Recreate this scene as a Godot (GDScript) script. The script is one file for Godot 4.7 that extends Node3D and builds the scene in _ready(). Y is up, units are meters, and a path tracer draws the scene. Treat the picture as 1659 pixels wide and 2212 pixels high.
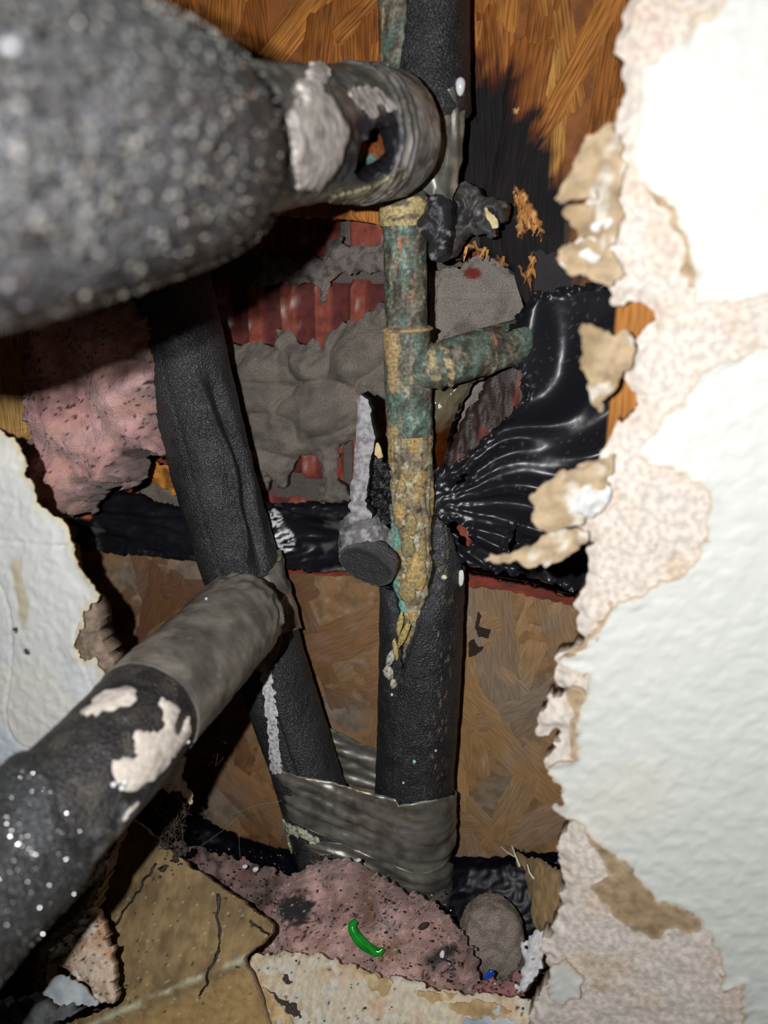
extends Node3D

const PW := 1659.0
const PH := 2212.0
const FOV := 60.0
const CAM := Vector3(0.0, 1.0, 0.298)
const YAW := 18.0
const PITCH := -17.0

var fpx := PH * 0.5 / tan(deg_to_rad(FOV * 0.5))
var cr: Vector3
var cu: Vector3
var cf: Vector3
var nz := FastNoiseLite.new()
var nf := FastNoiseLite.new()
var nc := FastNoiseLite.new()
var rng := RandomNumberGenerator.new()
var M := {}
var T := {}
var taken := {}

# ---------- mesh buffers ----------
class Buf:
	var v := PackedVector3Array()
	var c := PackedColorArray()
	var i := PackedInt32Array()
	var u := PackedVector2Array()
	func add(p: Vector3, k: Color, t := Vector2.ZERO) -> int:
		v.append(p); c.append(k); u.append(t)
		return v.size() - 1
	func tri(a: int, b: int, d: int) -> void:
		i.append(a); i.append(b); i.append(d)

func mesh_of(bufs: Array, off: Vector3) -> ArrayMesh:
	var m := ArrayMesh.new()
	for b: Buf in bufs:
		if b.i.is_empty():
			continue
		var arr := []
		arr.resize(Mesh.ARRAY_MAX)
		var vv := PackedVector3Array(b.v)
		if off != Vector3.ZERO:
			for k in vv.size():
				vv[k] -= off
		arr[Mesh.ARRAY_VERTEX] = vv
		arr[Mesh.ARRAY_COLOR] = b.c
		arr[Mesh.ARRAY_TEX_UV] = b.u
		arr[Mesh.ARRAY_INDEX] = b.i
		var st := SurfaceTool.new()
		st.create_from_arrays(arr)
		st.generate_normals()
		st.index()
		st.commit(m)
	return m

# ---------- scene tree ----------
func numbered(called: String, where: Node) -> String:
	var key := str(where.get_instance_id()) + called
	var n: int = taken.get(key, 0)
	taken[key] = n + 1
	return called if n == 0 else "%s_%03d" % [called, n]

func thing(called: String, label: String, category: String, base: Vector3, group := "", kind := "") -> Node3D:
	var o := Node3D.new()
	o.name = numbered(called, self)
	add_child(o)
	o.position = base
	o.set_meta("label", label)
	if kind != "structure":
		o.set_meta("category", category)
	if group:
		o.set_meta("group", group)
	if kind:
		o.set_meta("kind", kind)
	return o

func root_of(n: Node3D) -> Node3D:
	while n.get_parent() != self:
		n = n.get_parent()
	return n

func part(parent: Node3D, called: String, bufs: Array, mats: Array, label := "") -> MeshInstance3D:
	var o := MeshInstance3D.new()
	o.name = numbered(called, parent)
	o.mesh = mesh_of(bufs, root_of(parent).position)
	for k in o.mesh.get_surface_count():
		o.mesh.surface_set_material(k, mats[mini(k, mats.size() - 1)])
	parent.add_child(o)
	if label:
		o.set_meta("label", label)
	return o

func solo(called: String, label: String, category: String, bufs: Array, mats: Array, base: Vector3, group := "", kind := "") -> MeshInstance3D:
	var o := MeshInstance3D.new()
	o.name = numbered(called, self)
	o.mesh = mesh_of(bufs, base)
	for k in o.mesh.get_surface_count():
		o.mesh.surface_set_material(k, mats[mini(k, mats.size() - 1)])
	add_child(o)
	o.position = base
	o.set_meta("label", label)
	o.set_meta("category", category)
	if group:
		o.set_meta("group", group)
	if kind:
		o.set_meta("kind", kind)
	return o

# ---------- measuring: where a sight line meets a plane of the place ----------
func ray(x: float, y: float) -> Vector3:
	return cf + cr * ((x - PW * 0.5) / fpx) + cu * ((PH * 0.5 - y) / fpx)

func P(x: float, y: float, z: float) -> Vector3:
	return CAM + ray(x, y) * z

func Wz(x: float, y: float, z: float) -> Vector3:
	var d := ray(x, y)
	return CAM + d * ((z - CAM.z) / d.z)

func wall(z: float) -> Transform3D:
	return Transform3D(Basis.IDENTITY, Vector3(0, 0, z))

func lying(at: Vector3, tilt: float, turn := 0.0) -> Transform3D:
	var n := Vector3(0, cos(deg_to_rad(tilt)), sin(deg_to_rad(tilt))).rotated(Vector3.UP, deg_to_rad(turn))
	var x := Vector3.RIGHT.rotated(Vector3.UP, deg_to_rad(turn))
	return Transform3D(Basis(x, n.cross(x), n), at)

func plane3(a: Vector3, b: Vector3, c: Vector3) -> Transform3D:
	var n := (b - a).cross(c - a).normalized()
	if n.dot(CAM - a) < 0.0:
		n = -n
	var x := (Vector3.RIGHT - n * n.x).normalized()
	return Transform3D(Basis(x, n.cross(x), n), a)

func loc(F: Transform3D, x: float, y: float) -> Vector2:
	var d := ray(x, y)
	var n := F.basis.z
	var t := n.dot(F.origin - CAM) / n.dot(d)
	var q := F.affine_inverse() * (CAM + d * t)
	return Vector2(q.x, q.y)

func outline(F: Transform3D, a: Array) -> PackedVector2Array:
	var r := PackedVector2Array()
	for k in range(0, a.size(), 2):
		r.append(loc(F, a[k], a[k + 1]))
	return r

# ---------- colour ----------
func lin(r: float, g: float, b: float) -> Color:
	return Color(r / 255.0, g / 255.0, b / 255.0).srgb_to_linear()

func D(r: float, g: float, b: float, k := 0.52) -> Color:
	var c := lin(r, g, b)
	return Color(minf(c.r / k, 0.86), minf(c.g / k, 0.86), minf(c.b / k, 0.86))

func ss(a: float, b: float, x: float) -> float:
	return smoothstep(a, b, x)

func n3(p: Vector3, f: float) -> float:
	return nz.get_noise_3dv(p * f)

func f3(p: Vector3, f: float) -> float:
	return nf.get_noise_3dv(p * f)

func n2(p: Vector2, f: float, s := 0.0) -> float:
	return nz.get_noise_3d(p.x * f, p.y * f, s)

func f2(p: Vector2, f: float, s := 0.0) -> float:
	return nf.get_noise_3d(p.x * f, p.y * f, s)

func shade(c: Color, k: float) -> Color:
	return Color(c.r * k, c.g * k, c.b * k)

# ---------- a cut plate with ragged outline, relief and thickness ----------
func sd1(v: PackedVector2Array, p: Vector2) -> float:
	var best := 1e9
	var ins := false
	var a := v[v.size() - 1]
	for b in v:
		var e := b - a
		var w := p - a
		var t := clampf(w.dot(e) / maxf(e.length_squared(), 1e-14), 0.0, 1.0)
		best = minf(best, (w - e * t).length_squared())
		if (a.y > p.y) != (b.y > p.y) and p.x < e.x * (p.y - a.y) / e.y + a.x:
			ins = not ins
		a = b
	return sqrt(best) if ins else -sqrt(best)

func sdm(v: PackedVector2Array, holes: Array, p: Vector2) -> float:
	var d := sd1(v, p)
	for h in holes:
		d = minf(d, -sd1(h, p))
	return d

func plate(F: Transform3D, poly: PackedVector2Array, cell: float, thick: float, o := {}) -> Array:
	var rag: float = o.get("rag", 0.0006)
	var ragf: float = o.get("ragf", 260.0)
	var sds: float = o.get("seed", 0.0)
	var holes: Array = o.get("holes", [])
	var lo := poly[0]
	var hi := poly[0]
	for q in poly:
		lo = lo.min(q); hi = hi.max(q)
	lo -= Vector2.ONE * (cell * 1.5 + rag * 2.0); hi += Vector2.ONE * (cell * 1.5 + rag * 2.0)
	var nx := int(ceil((hi.x - lo.x) / cell))
	var ny := int(ceil((hi.y - lo.y) / cell))
	var K := 5
	var mx := nx / K + 2
	var my := ny / K + 2
	var C := PackedFloat32Array()
	C.resize(mx * my)
	for j in my:
		for i in mx:
			C[j * mx + i] = sdm(poly, holes, lo + Vector2(i, j) * cell * K)
	var near := cell * K * 0.9 + rag * 2.4
	var Dd := PackedFloat32Array()
	Dd.resize((nx + 1) * (ny + 1))
	for j in ny + 1:
		var cj := j / K
		var fj := float(j % K) / K
		for i in nx + 1:
			var ci := i / K
			var fi := float(i % K) / K
			var b := cj * mx + ci
			var d := lerpf(lerpf(C[b], C[b + 1], fi), lerpf(C[b + mx], C[b + mx + 1], fi), fj)
			if absf(d) < near:
				var q := lo + Vector2(i, j) * cell
				if rag > 0.0:
					q += Vector2(f2(q, ragf * 0.7, sds), f2(q, ragf * 0.7, sds + 31.7)) * rag * 2.3
				d = sdm(poly, holes, q)
			Dd[j * (nx + 1) + i] = d
	var pos := PackedVector2Array()
	var dd := PackedFloat32Array()
	var gi := PackedInt32Array()
	gi.resize((nx + 1) * (ny + 1)); gi.fill(-1)
	var hx := gi.duplicate()
	var vx := gi.duplicate()
	var tris := PackedInt32Array()
	var segs := PackedInt32Array()
	var w := nx + 1
	for j in ny:
		for i in nx:
			var k0 := j * w + i
			var ks := [k0, k0 + 1, k0 + w + 1, k0 + w]
			var cnt := 0
			for k in ks:
				if Dd[k] > 0.0:
					cnt += 1
			if cnt == 0:
				continue
			var ring := PackedInt32Array()
			var cross := PackedInt32Array()
			for c in 4:
				var ka: int = ks[c]
				var kb: int = ks[(c + 1) % 4]
				var da := Dd[ka]
				var db := Dd[kb]
				if da > 0.0:
					if gi[ka] < 0:
						gi[ka] = pos.size()
						pos.append(lo + Vector2(ka % w, ka / w) * cell); dd.append(da)
					ring.append(gi[ka])
				if (da > 0.0) != (db > 0.0):
					var kk: int = mini(ka, kb)
					var horiz := absi(ka - kb) == 1
					var id := hx[kk] if horiz else vx[kk]
					if id < 0:
						var t := da / (da - db)
						id = pos.size()
						pos.append((lo + Vector2(ka % w, ka / w) * cell).lerp(lo + Vector2(kb % w, kb / w) * cell, t)); dd.append(0.0)
						if horiz: hx[kk] = id
						else: vx[kk] = id
					ring.append(id)
					cross.append(id if da > 0.0 else -id - 1)
			for k in range(1, ring.size() - 1):
				tris.append(ring[0]); tris.append(ring[k + 1]); tris.append(ring[k])
			for c in cross.size():
				if cross[c] >= 0:
					segs.append(cross[c]); segs.append(-cross[(c + 1) % cross.size()] - 1)
	var top := Buf.new()
	var rest := Buf.new()
	var hfun = o.get("h")
	var cfun = o.get("c")
	var warp = o.get("warp")
	var follow: bool = o.get("follow", false)
	var back: bool = o.get("back", true)
	var flat: Color = o.get("flat", Color(0.5, 0.5, 0.5))
	var side = o.get("side")
	var bz := PackedFloat32Array()
	var m := pos.size()
	top.v.resize(m); top.c.resize(m); top.u.resize(m); bz.resize(m)
	for k in m:
		var q := pos[k]
		var h: float = hfun.call(q, dd[k]) if hfun else 0.0
		bz[k] = (h - thick) if follow else -thick
		var l := Vector3(q.x, q.y, h)
		if warp: l = warp.call(l)
		top.v[k] = F * l
		top.c[k] = cfun.call(q, dd[k], h) if cfun else flat
		top.u[k] = q * 10.0
	top.i = tris
	if thick > 0.0:
		var map := {}
		for k in range(0, segs.size(), 2):
			var id := [0, 0, 0, 0]
			for e in 2:
				var a := segs[k + e]
				if not map.has(a):
					var kc: Color = side if side != null else top.c[a]
					var lb := Vector3(pos[a].x, pos[a].y, bz[a])
					if warp: lb = warp.call(lb)
					var ia := rest.add(top.v[a], kc, Vector2(pos[a].x + pos[a].y, 0.0) * 10.0)
					rest.add(F * lb, kc, Vector2(pos[a].x + pos[a].y, thick) * 10.0)
					map[a] = ia
				id[e] = map[a]
			rest.tri(id[0] + 1, id[0], id[1])
			rest.tri(id[0] + 1, id[1], id[1] + 1)
		if back:
			var s0 := rest.v.size()
			for k in m:
				var lb := Vector3(pos[k].x, pos[k].y, bz[k])
				if warp: lb = warp.call(lb)
				rest.add(F * lb, side if side != null else top.c[k], pos[k] * 10.0)
			for k in range(0, tris.size(), 3):
				rest.tri(s0 + tris[k], s0 + tris[k + 2], s0 + tris[k + 1])
	return [top, rest]

# ---------- round things along a curve ----------
class Cyl:
	var p := PackedVector3Array()
	var t := PackedVector3Array()
	var n := PackedVector3Array()
	var r := PackedFloat32Array()
	var L := PackedFloat32Array()
	var R := 0.02
	func total() -> float:
		return L[L.size() - 1]
	func at(ang: float, s: float, z: float) -> Vector3:
		var k := clampi(L.bsearch(s) - 1, 0, L.size() - 2)
		var f := (s - L[k]) / maxf(L[k + 1] - L[k], 1e-9)
		var c := p[k].lerp(p[k + 1], f)
		var ax := t[k].lerp(t[k + 1], clampf(f, 0, 1)).normalized()
		var nn := n[k].lerp(n[k + 1], clampf(f, 0, 1))
		nn = (nn - ax * ax.dot(nn)).normalized()
		var rr := lerpf(r[k], r[k + 1], clampf(f, 0, 1)) + z
		return c + (nn * cos(ang) + ax.cross(nn) * sin(ang)) * rr

func cyl(pts: Array, rads: Array, per := 14) -> Cyl:
	var c := Cyl.new()
	var m := pts.size()
	for k in m - 1:
		var a: Vector3 = pts[maxi(k - 1, 0)]
		var b: Vector3 = pts[k]
		var d: Vector3 = pts[k + 1]
		var e: Vector3 = pts[mini(k + 2, m - 1)]
		if k == 0: a = b * 2.0 - d
		if k == m - 2: e = d * 2.0 - b
		var cnt := per + (1 if k == m - 2 else 0)
		for s in cnt:
			var f := float(s) / per
			c.p.append(b.cubic_interpolate(d, a, e, f))
			c.r.append(lerpf(rads[k], rads[k + 1], f))
	var big := 0.0
	for k in c.p.size():
		c.t.append((c.p[mini(k + 1, c.p.size() - 1)] - c.p[maxi(k - 1, 0)]).normalized())
		c.L.append(0.0 if k == 0 else c.L[k - 1] + c.p[k].distance_to(c.p[k - 1]))
		var v := CAM - c.p[k]
		if k > 0: v = c.n[k - 1]
		c.n.append((v - c.t[k] * c.t[k].dot(v)).normalized())
		big = maxf(big, c.r[k])
	c.R = big
	return c

func hit(c: Cyl, x: float, y: float) -> Vector2:
	var d := ray(x, y)
	var best := 1e9
	var bt := 0.0
	var bk := 0
	var t := 0.06
	var found := false
	while t < 0.75:
		var q := CAM + d * t
		var md := 1e9
		var mk := 0
		for k in range(0, c.p.size()):
			var l := q.distance_squared_to(c.p[k])
			if l < md:
				md = l; mk = k
		var gap := sqrt(md) - c.r[mk]
		if gap < best:
			best = gap; bt = t; bk = mk
		if gap < 0.0002:
			found = true
			break
		t += maxf(gap * 0.6, 0.0006)
	var q := CAM + d * bt
	var s := c.L[bk] + (q - c.p[bk]).dot(c.t[bk])
	var v := q - (c.p[bk] + c.t[bk] * (s - c.L[bk]))
	var nn := c.n[bk]
	var ang := atan2(v.dot(c.t[bk].cross(nn)), v.dot(nn))
	return Vector2(ang * c.R, s)

func patch(c: Cyl, a: Array, cell: float, thick: float, o := {}) -> Array:
	var poly := PackedVector2Array()
	for k in range(0, a.size(), 2):
		poly.append(hit(c, a[k], a[k + 1]))
	return patch2(c, poly, cell, thick, o)

func patch2(c: Cyl, poly: PackedVector2Array, cell: float, thick: float, o := {}) -> Array:
	var lift: float = o.get("lift", thick)
	o["warp"] = func(l: Vector3) -> Vector3: return c.at(l.x / c.R, l.y, l.z + lift)
	return plate(Transform3D.IDENTITY, poly, cell, thick, o)

# rings from s0 to s1; disp and col are given the undisplaced point, the angle and the length
func tube(c: Cyl, s0: float, s1: float, step: float, na: int, disp: Callable, col: Callable, caps := true) -> Array:
	var b := Buf.new()
	var nl := maxi(2, int(ceil((s1 - s0) / step)))
	for j in nl + 1:
		var s := lerpf(s0, s1, float(j) / nl)
		for i in na:
			var ang := TAU * i / na - PI
			var p0 := c.at(ang, s, 0.0)
			var z: float = disp.call(p0, ang, s)
			b.add(c.at(ang, s, z), col.call(p0, ang, s), Vector2(float(i) / na, s * 10.0))
	for j in nl:
		for i in na:
			var a := j * na + i
			var d := j * na + (i + 1) % na
			b.tri(a, a + na, d + na)
			b.tri(a, d + na, d)
	var out := [b]
	if caps:
		var e := Buf.new()
		for side in 2:
			var j := 0 if side == 0 else nl
			var o := Vector3.ZERO
			for i in na:
				o += b.v[j * na + i]
			o /= na
			var ic := e.add(o, b.c[j * na])
			var f := e.v.size()
			for i in na:
				e.add(b.v[j * na + i], b.c[j * na + i])
			for i in na:
				if side == 0: e.tri(ic, f + i, f + (i + 1) % na)
				else: e.tri(ic, f + (i + 1) % na, f + i)
		out.append(e)
	return out

# tiny six-sided metal flecks added to put glints on a foam skin
func flecks(c: Cyl, s0: float, s1: float, a0: float, a1: float, count: int, size: float, tilt: float, lift: float, grow := 0.0) -> Buf:
	var b := Buf.new()
	for k in count:
		var ang := rng.randf_range(a0, a1)
		var s := rng.randf_range(s0, s1)
		var o := c.at(ang, s, lift)
		var n := (o - c.at(ang, s, -c.R * 0.9)).normalized()
		n = (n + Vector3(rng.randfn(), rng.randfn(), rng.randfn()) * tilt).normalized()
		var x := n.cross(Vector3(0.3, 0.9, 0.2)).normalized()
		var y := n.cross(x)
		var r := size * rng.randf_range(0.5, 1.4) * (1.0 + grow * (s - s0) / (s1 - s0))
		var f := b.v.size()
		var kc := Color(0.8, 0.8, 0.82).lerp(Color(0.85, 0.76, 0.66), rng.randf() * 0.6)
		b.add(o, kc)
		for i in 6:
			var a := TAU * i / 6.0
			b.add(o + (x * cos(a) + y * sin(a) * 0.7) * r, kc)
		for i in 6:
			b.tri(f, f + 1 + (i + 1) % 6, f + 1 + i)
	return b

func flat_disp(_p: Vector3, _a: float, _s: float) -> float:
	return 0.0

# ---------- lumps ----------
func blob(at: Vector3, B: Basis, nu: int, nv: int, disp: Callable, col: Callable, into: Buf = null) -> Buf:
	var b := into if into else Buf.new()
	var f := b.v.size()
	for j in nv + 1:
		var th := PI * j / nv
		for i in nu:
			var ph := TAU * i / nu
			var d := Vector3(sin(th) * cos(ph), cos(th), sin(th) * sin(ph))
			var k: float = disp.call(d)
			var q := at + B * (d * k)
			b.add(q, col.call(q, d), Vector2(float(i) / nu, float(j) / nv))
	for j in nv:
		for i in nu:
			var a := f + j * nu + i
			var d := f + j * nu + (i + 1) % nu
			b.tri(a, d + nu, a + nu)
			b.tri(a, d, d + nu)
	return b

# ---------- sheets: rows of points, given a thickness ----------
func shell(rows: Array, thick: float, col: Callable) -> Array:
	var nr := rows.size()
	var ncn: int = rows[0].size()
	var top := Buf.new()
	var rest := Buf.new()
	for j in nr:
		for i in ncn:
			var p: Vector3 = rows[j][i]
			var du: Vector3 = rows[j][mini(i + 1, ncn - 1)] - rows[j][maxi(i - 1, 0)]
			var dv: Vector3 = rows[mini(j + 1, nr - 1)][i] - rows[maxi(j - 1, 0)][i]
			var n := du.cross(dv).normalized()
			var k: Color = col.call(p, float(i) / (ncn - 1), float(j) / (nr - 1))
			top.add(p, k, Vector2(i, j) * 0.1)
			rest.add(p - n * thick, k, Vector2(i, j) * 0.1)
	for j in nr - 1:
		for i in ncn - 1:
			var a := j * ncn + i
			top.tri(a, a + ncn + 1, a + 1); top.tri(a, a + ncn, a + ncn + 1)
			rest.tri(a, a + 1, a + ncn + 1); rest.tri(a, a + ncn + 1, a + ncn)
	var edge := func(idx: Array) -> void:
		var f := rest.v.size()
		for k in idx:
			rest.add(top.v[k], top.c[k]); rest.add(rest.v[k], top.c[k])
		for e in idx.size() - 1:
			var a := f + e * 2
			rest.tri(a, a + 1, a + 3); rest.tri(a, a + 3, a + 2)
	edge.call(range(ncn)); edge.call(range((nr - 1) * ncn, nr * ncn))
	edge.call(range(0, nr * ncn, ncn)); edge.call(range(ncn - 1, nr * ncn, ncn))
	return [top, rest]

func thread(b: Buf, pts: Array, r0: float, r1: float, k: Color, sides := 4) -> void:
	var f := b.v.size()
	var m := pts.size()
	for j in m:
		var t: Vector3 = (pts[mini(j + 1, m - 1)] - pts[maxi(j - 1, 0)]).normalized()
		var n := t.cross(Vector3(0.31, 0.9, 0.3)).normalized()
		var o := t.cross(n)
		var r := lerpf(r0, r1, float(j) / (m - 1))
		for i in sides:
			var a := TAU * i / sides
			b.add(pts[j] + (n * cos(a) + o * sin(a)) * r, k)
	for j in m - 1:
		for i in sides:
			var a := f + j * sides + i
			var d := f + j * sides + (i + 1) % sides
			b.tri(a, a + sides, d + sides); b.tri(a, d + sides, d)

func crumb(b: Buf, at: Vector3, size: float, k: Color) -> void:
	var B := Basis.from_euler(Vector3(rng.randf() * TAU, rng.randf() * TAU, 0.0)).scaled(Vector3(size, size * rng.randf_range(0.4, 0.9), size * rng.randf_range(0.6, 1.3)))
	blob(at, B, 6, 4, func(_d): return rng.randf_range(0.75, 1.1), func(_q, _d): return k, b)

func box(b: Buf, lo: Vector3, hi: Vector3, k: Color, chamfer := 0.001) -> void:
	var c := (lo + hi) * 0.5
	var h := (hi - lo) * 0.5
	# a chamfered box: each of the 8 corners becomes three points
	var ids := {}
	for sx in [-1, 1]:
		for sy in [-1, 1]:
			for sz in [-1, 1]:
				for ax in 3:
					var q := Vector3(h.x * sx, h.y * sy, h.z * sz)
					for o in 3:
						if o != ax:
							q[o] -= chamfer * [sx, sy, sz][o]
					ids[[sx, sy, sz, ax]] = b.add(c + q, k, Vector2(q.x + q.z, q.y) * 10.0)
	var face := func(list: Array, out: Vector3) -> void:
		var n: Vector3 = (b.v[list[1]] - b.v[list[0]]).cross(b.v[list[2]] - b.v[list[0]])
		if n.dot(out) > 0.0: list.reverse()
		for e in range(1, list.size() - 1):
			b.tri(list[0], list[e], list[e + 1])
	for ax in 3:
		var a1 := (ax + 1) % 3
		var a2 := (ax + 2) % 3
		for s in [-1, 1]:
			var quad := []
			for w in [[-1, -1], [1, -1], [1, 1], [-1, 1]]:
				var key := [0, 0, 0, ax]
				key[ax] = s; key[a1] = w[0]; key[a2] = w[1]
				quad.append(ids[key])
			var out := Vector3.ZERO
			out[ax] = s
			face.call(quad, out)
	for ax in 3:
		var a1 := (ax + 1) % 3
		var a2 := (ax + 2) % 3
		for s1 in [-1, 1]:
			for s2 in [-1, 1]:
				var quad := []
				for e in [[-1, a1], [-1, a2], [1, a2], [1, a1]]:
					var key := [0, 0, 0, e[1]]
					key[ax] = e[0]; key[a1] = s1; key[a2] = s2
					quad.append(ids[key])
				var out := Vector3.ZERO
				out[a1] = s1; out[a2] = s2
				face.call(quad, out)
	for sx in [-1, 1]:
		for sy in [-1, 1]:
			for sz in [-1, 1]:
				face.call([ids[[sx, sy, sz, 0]], ids[[sx, sy, sz, 1]], ids[[sx, sy, sz, 2]]], Vector3(sx, sy, sz))

# ---------- materials ----------
func noise_tex(key: String, freq: float, oct: int, ramp: Array, kind := FastNoiseLite.TYPE_SIMPLEX_SMOOTH, size := 512) -> void:
	var f := FastNoiseLite.new()
	f.noise_type = kind
	f.frequency = freq
	f.seed = 11 + T.size()
	f.fractal_octaves = oct
	if oct == 1: f.fractal_type = FastNoiseLite.FRACTAL_NONE
	if kind == FastNoiseLite.TYPE_CELLULAR:
		f.cellular_return_type = FastNoiseLite.RETURN_DISTANCE
	var t := NoiseTexture2D.new()
	t.width = size; t.height = size
	t.seamless = true
	t.noise = f
	if ramp:
		var g := Gradient.new()
		var off := PackedFloat32Array()
		var cc := PackedColorArray()
		for e in ramp:
			off.append(e[0]); cc.append(Color(e[1], e[1], e[1]))
		g.offsets = off; g.colors = cc
		t.color_ramp = g
	T[key] = t

func mat(key: String, rough: float, o := {}) -> void:
	var m := StandardMaterial3D.new()
	m.resource_name = key
	m.vertex_color_use_as_albedo = true
	m.roughness = rough
	m.metallic = o.get("metal", 0.0)
	m.metallic_specular = o.get("spec", 0.5)
	m.cull_mode = BaseMaterial3D.CULL_DISABLED
	if o.has("tex"): m.albedo_texture = T[o.tex]
	if o.has("bump"):
		m.heightmap_enabled = true
		m.heightmap_texture = T[o.bump]
		m.heightmap_scale = o.get("deep", 0.02)
	if o.has("rtex"): m.roughness_texture = T[o.rtex]
	if o.has("sss"):
		m.subsurf_scatter_enabled = true
		m.subsurf_scatter_strength = o.sss
	if o.has("coat"):
		m.clearcoat_enabled = true
		m.clearcoat = o.coat
		m.clearcoat_roughness = o.get("coatr", 0.1)
	if o.has("rim"):
		m.rim_enabled = true
		m.rim = o.rim
	if not o.get("uv", false):
		m.uv1_triplanar = true
		var s: float = o.get("scale", 20.0)
		m.uv1_scale = Vector3(s, s, s)
	else:
		m.uv1_scale = o.get("uvs", Vector3.ONE)
	M[key] = m

# =====================================================================
func _ready() -> void:
	# ---- camera, exposure, light ----
	var cam := Camera3D.new()
	cam.name = "camera"
	add_child(cam)
	cam.position = CAM
	cam.rotation = Vector3(deg_to_rad(PITCH), deg_to_rad(YAW), 0.0)
	cam.near = 0.01
	cam.far = 10.0
	var at := CameraAttributesPhysical.new()
	at.frustum_focal_length = 12.0 / tan(deg_to_rad(FOV * 0.5))
	at.exposure_aperture = 5.0
	at.frustum_focus_distance = 0.465
	at.frustum_near = 0.01
	at.frustum_far = 10.0
	cam.attributes = at
	cam.fov = FOV
	cam.current = true
	var B := Basis.from_euler(cam.rotation)
	cr = B.x; cu = B.y; cf = -B.z
	var we := WorldEnvironment.new()
	we.name = "surroundings"
	var env := Environment.new()
	env.background_mode = Environment.BG_COLOR
	env.background_color = Color(0.004, 0.004, 0.005)
	env.tonemap_mode = Environment.TONE_MAPPER_LINEAR
	env.tonemap_exposure = 1.0
	env.sdfgi_enabled = true
	env.ssao_enabled = true
	env.ssil_enabled = true
	we.environment = env
	add_child(we)
	# the small flash of the camera: to the left of the lens and a little above it
	var fl := AreaLight3D.new()
	fl.name = "camera_flash"
	fl.area_size = Vector2(0.004, 0.004)
	fl.light_energy = 0.162
	fl.light_color = Color(0.997, 0.993, 1.0)
	fl.shadow_enabled = true
	fl.area_range = 6.0
	fl.area_attenuation = 2.0
	add_child(fl)
	fl.basis = B
	fl.position = CAM - cr * 0.034 + cu * 0.012 - cf * 0.002

	nz.noise_type = FastNoiseLite.TYPE_SIMPLEX_SMOOTH
	nz.frequency = 1.0; nz.fractal_type = FastNoiseLite.FRACTAL_NONE; nz.seed = 5
	nf.noise_type = FastNoiseLite.TYPE_SIMPLEX_SMOOTH
	nf.frequency = 1.0; nf.fractal_octaves = 4; nf.seed = 9
	nc.noise_type = FastNoiseLite.TYPE_CELLULAR
	nc.frequency = 1.0; nc.fractal_type = FastNoiseLite.FRACTAL_NONE; nc.seed = 3
	nc.cellular_return_type = FastNoiseLite.RETURN_DISTANCE2_SUB
	rng.seed = 77
	materials()
	brick_wall()
	upper_board()
	lower_board()
	drywall()
	studs_and_sill()
	plastics()
	insulation()
	copper_riser()
	riser_sleeves()
	leaning_pipe()
	upper_branch()
	lower_branch()
	tape_band()
	foam_scraps()
	rubble()
	small_bits()

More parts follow.
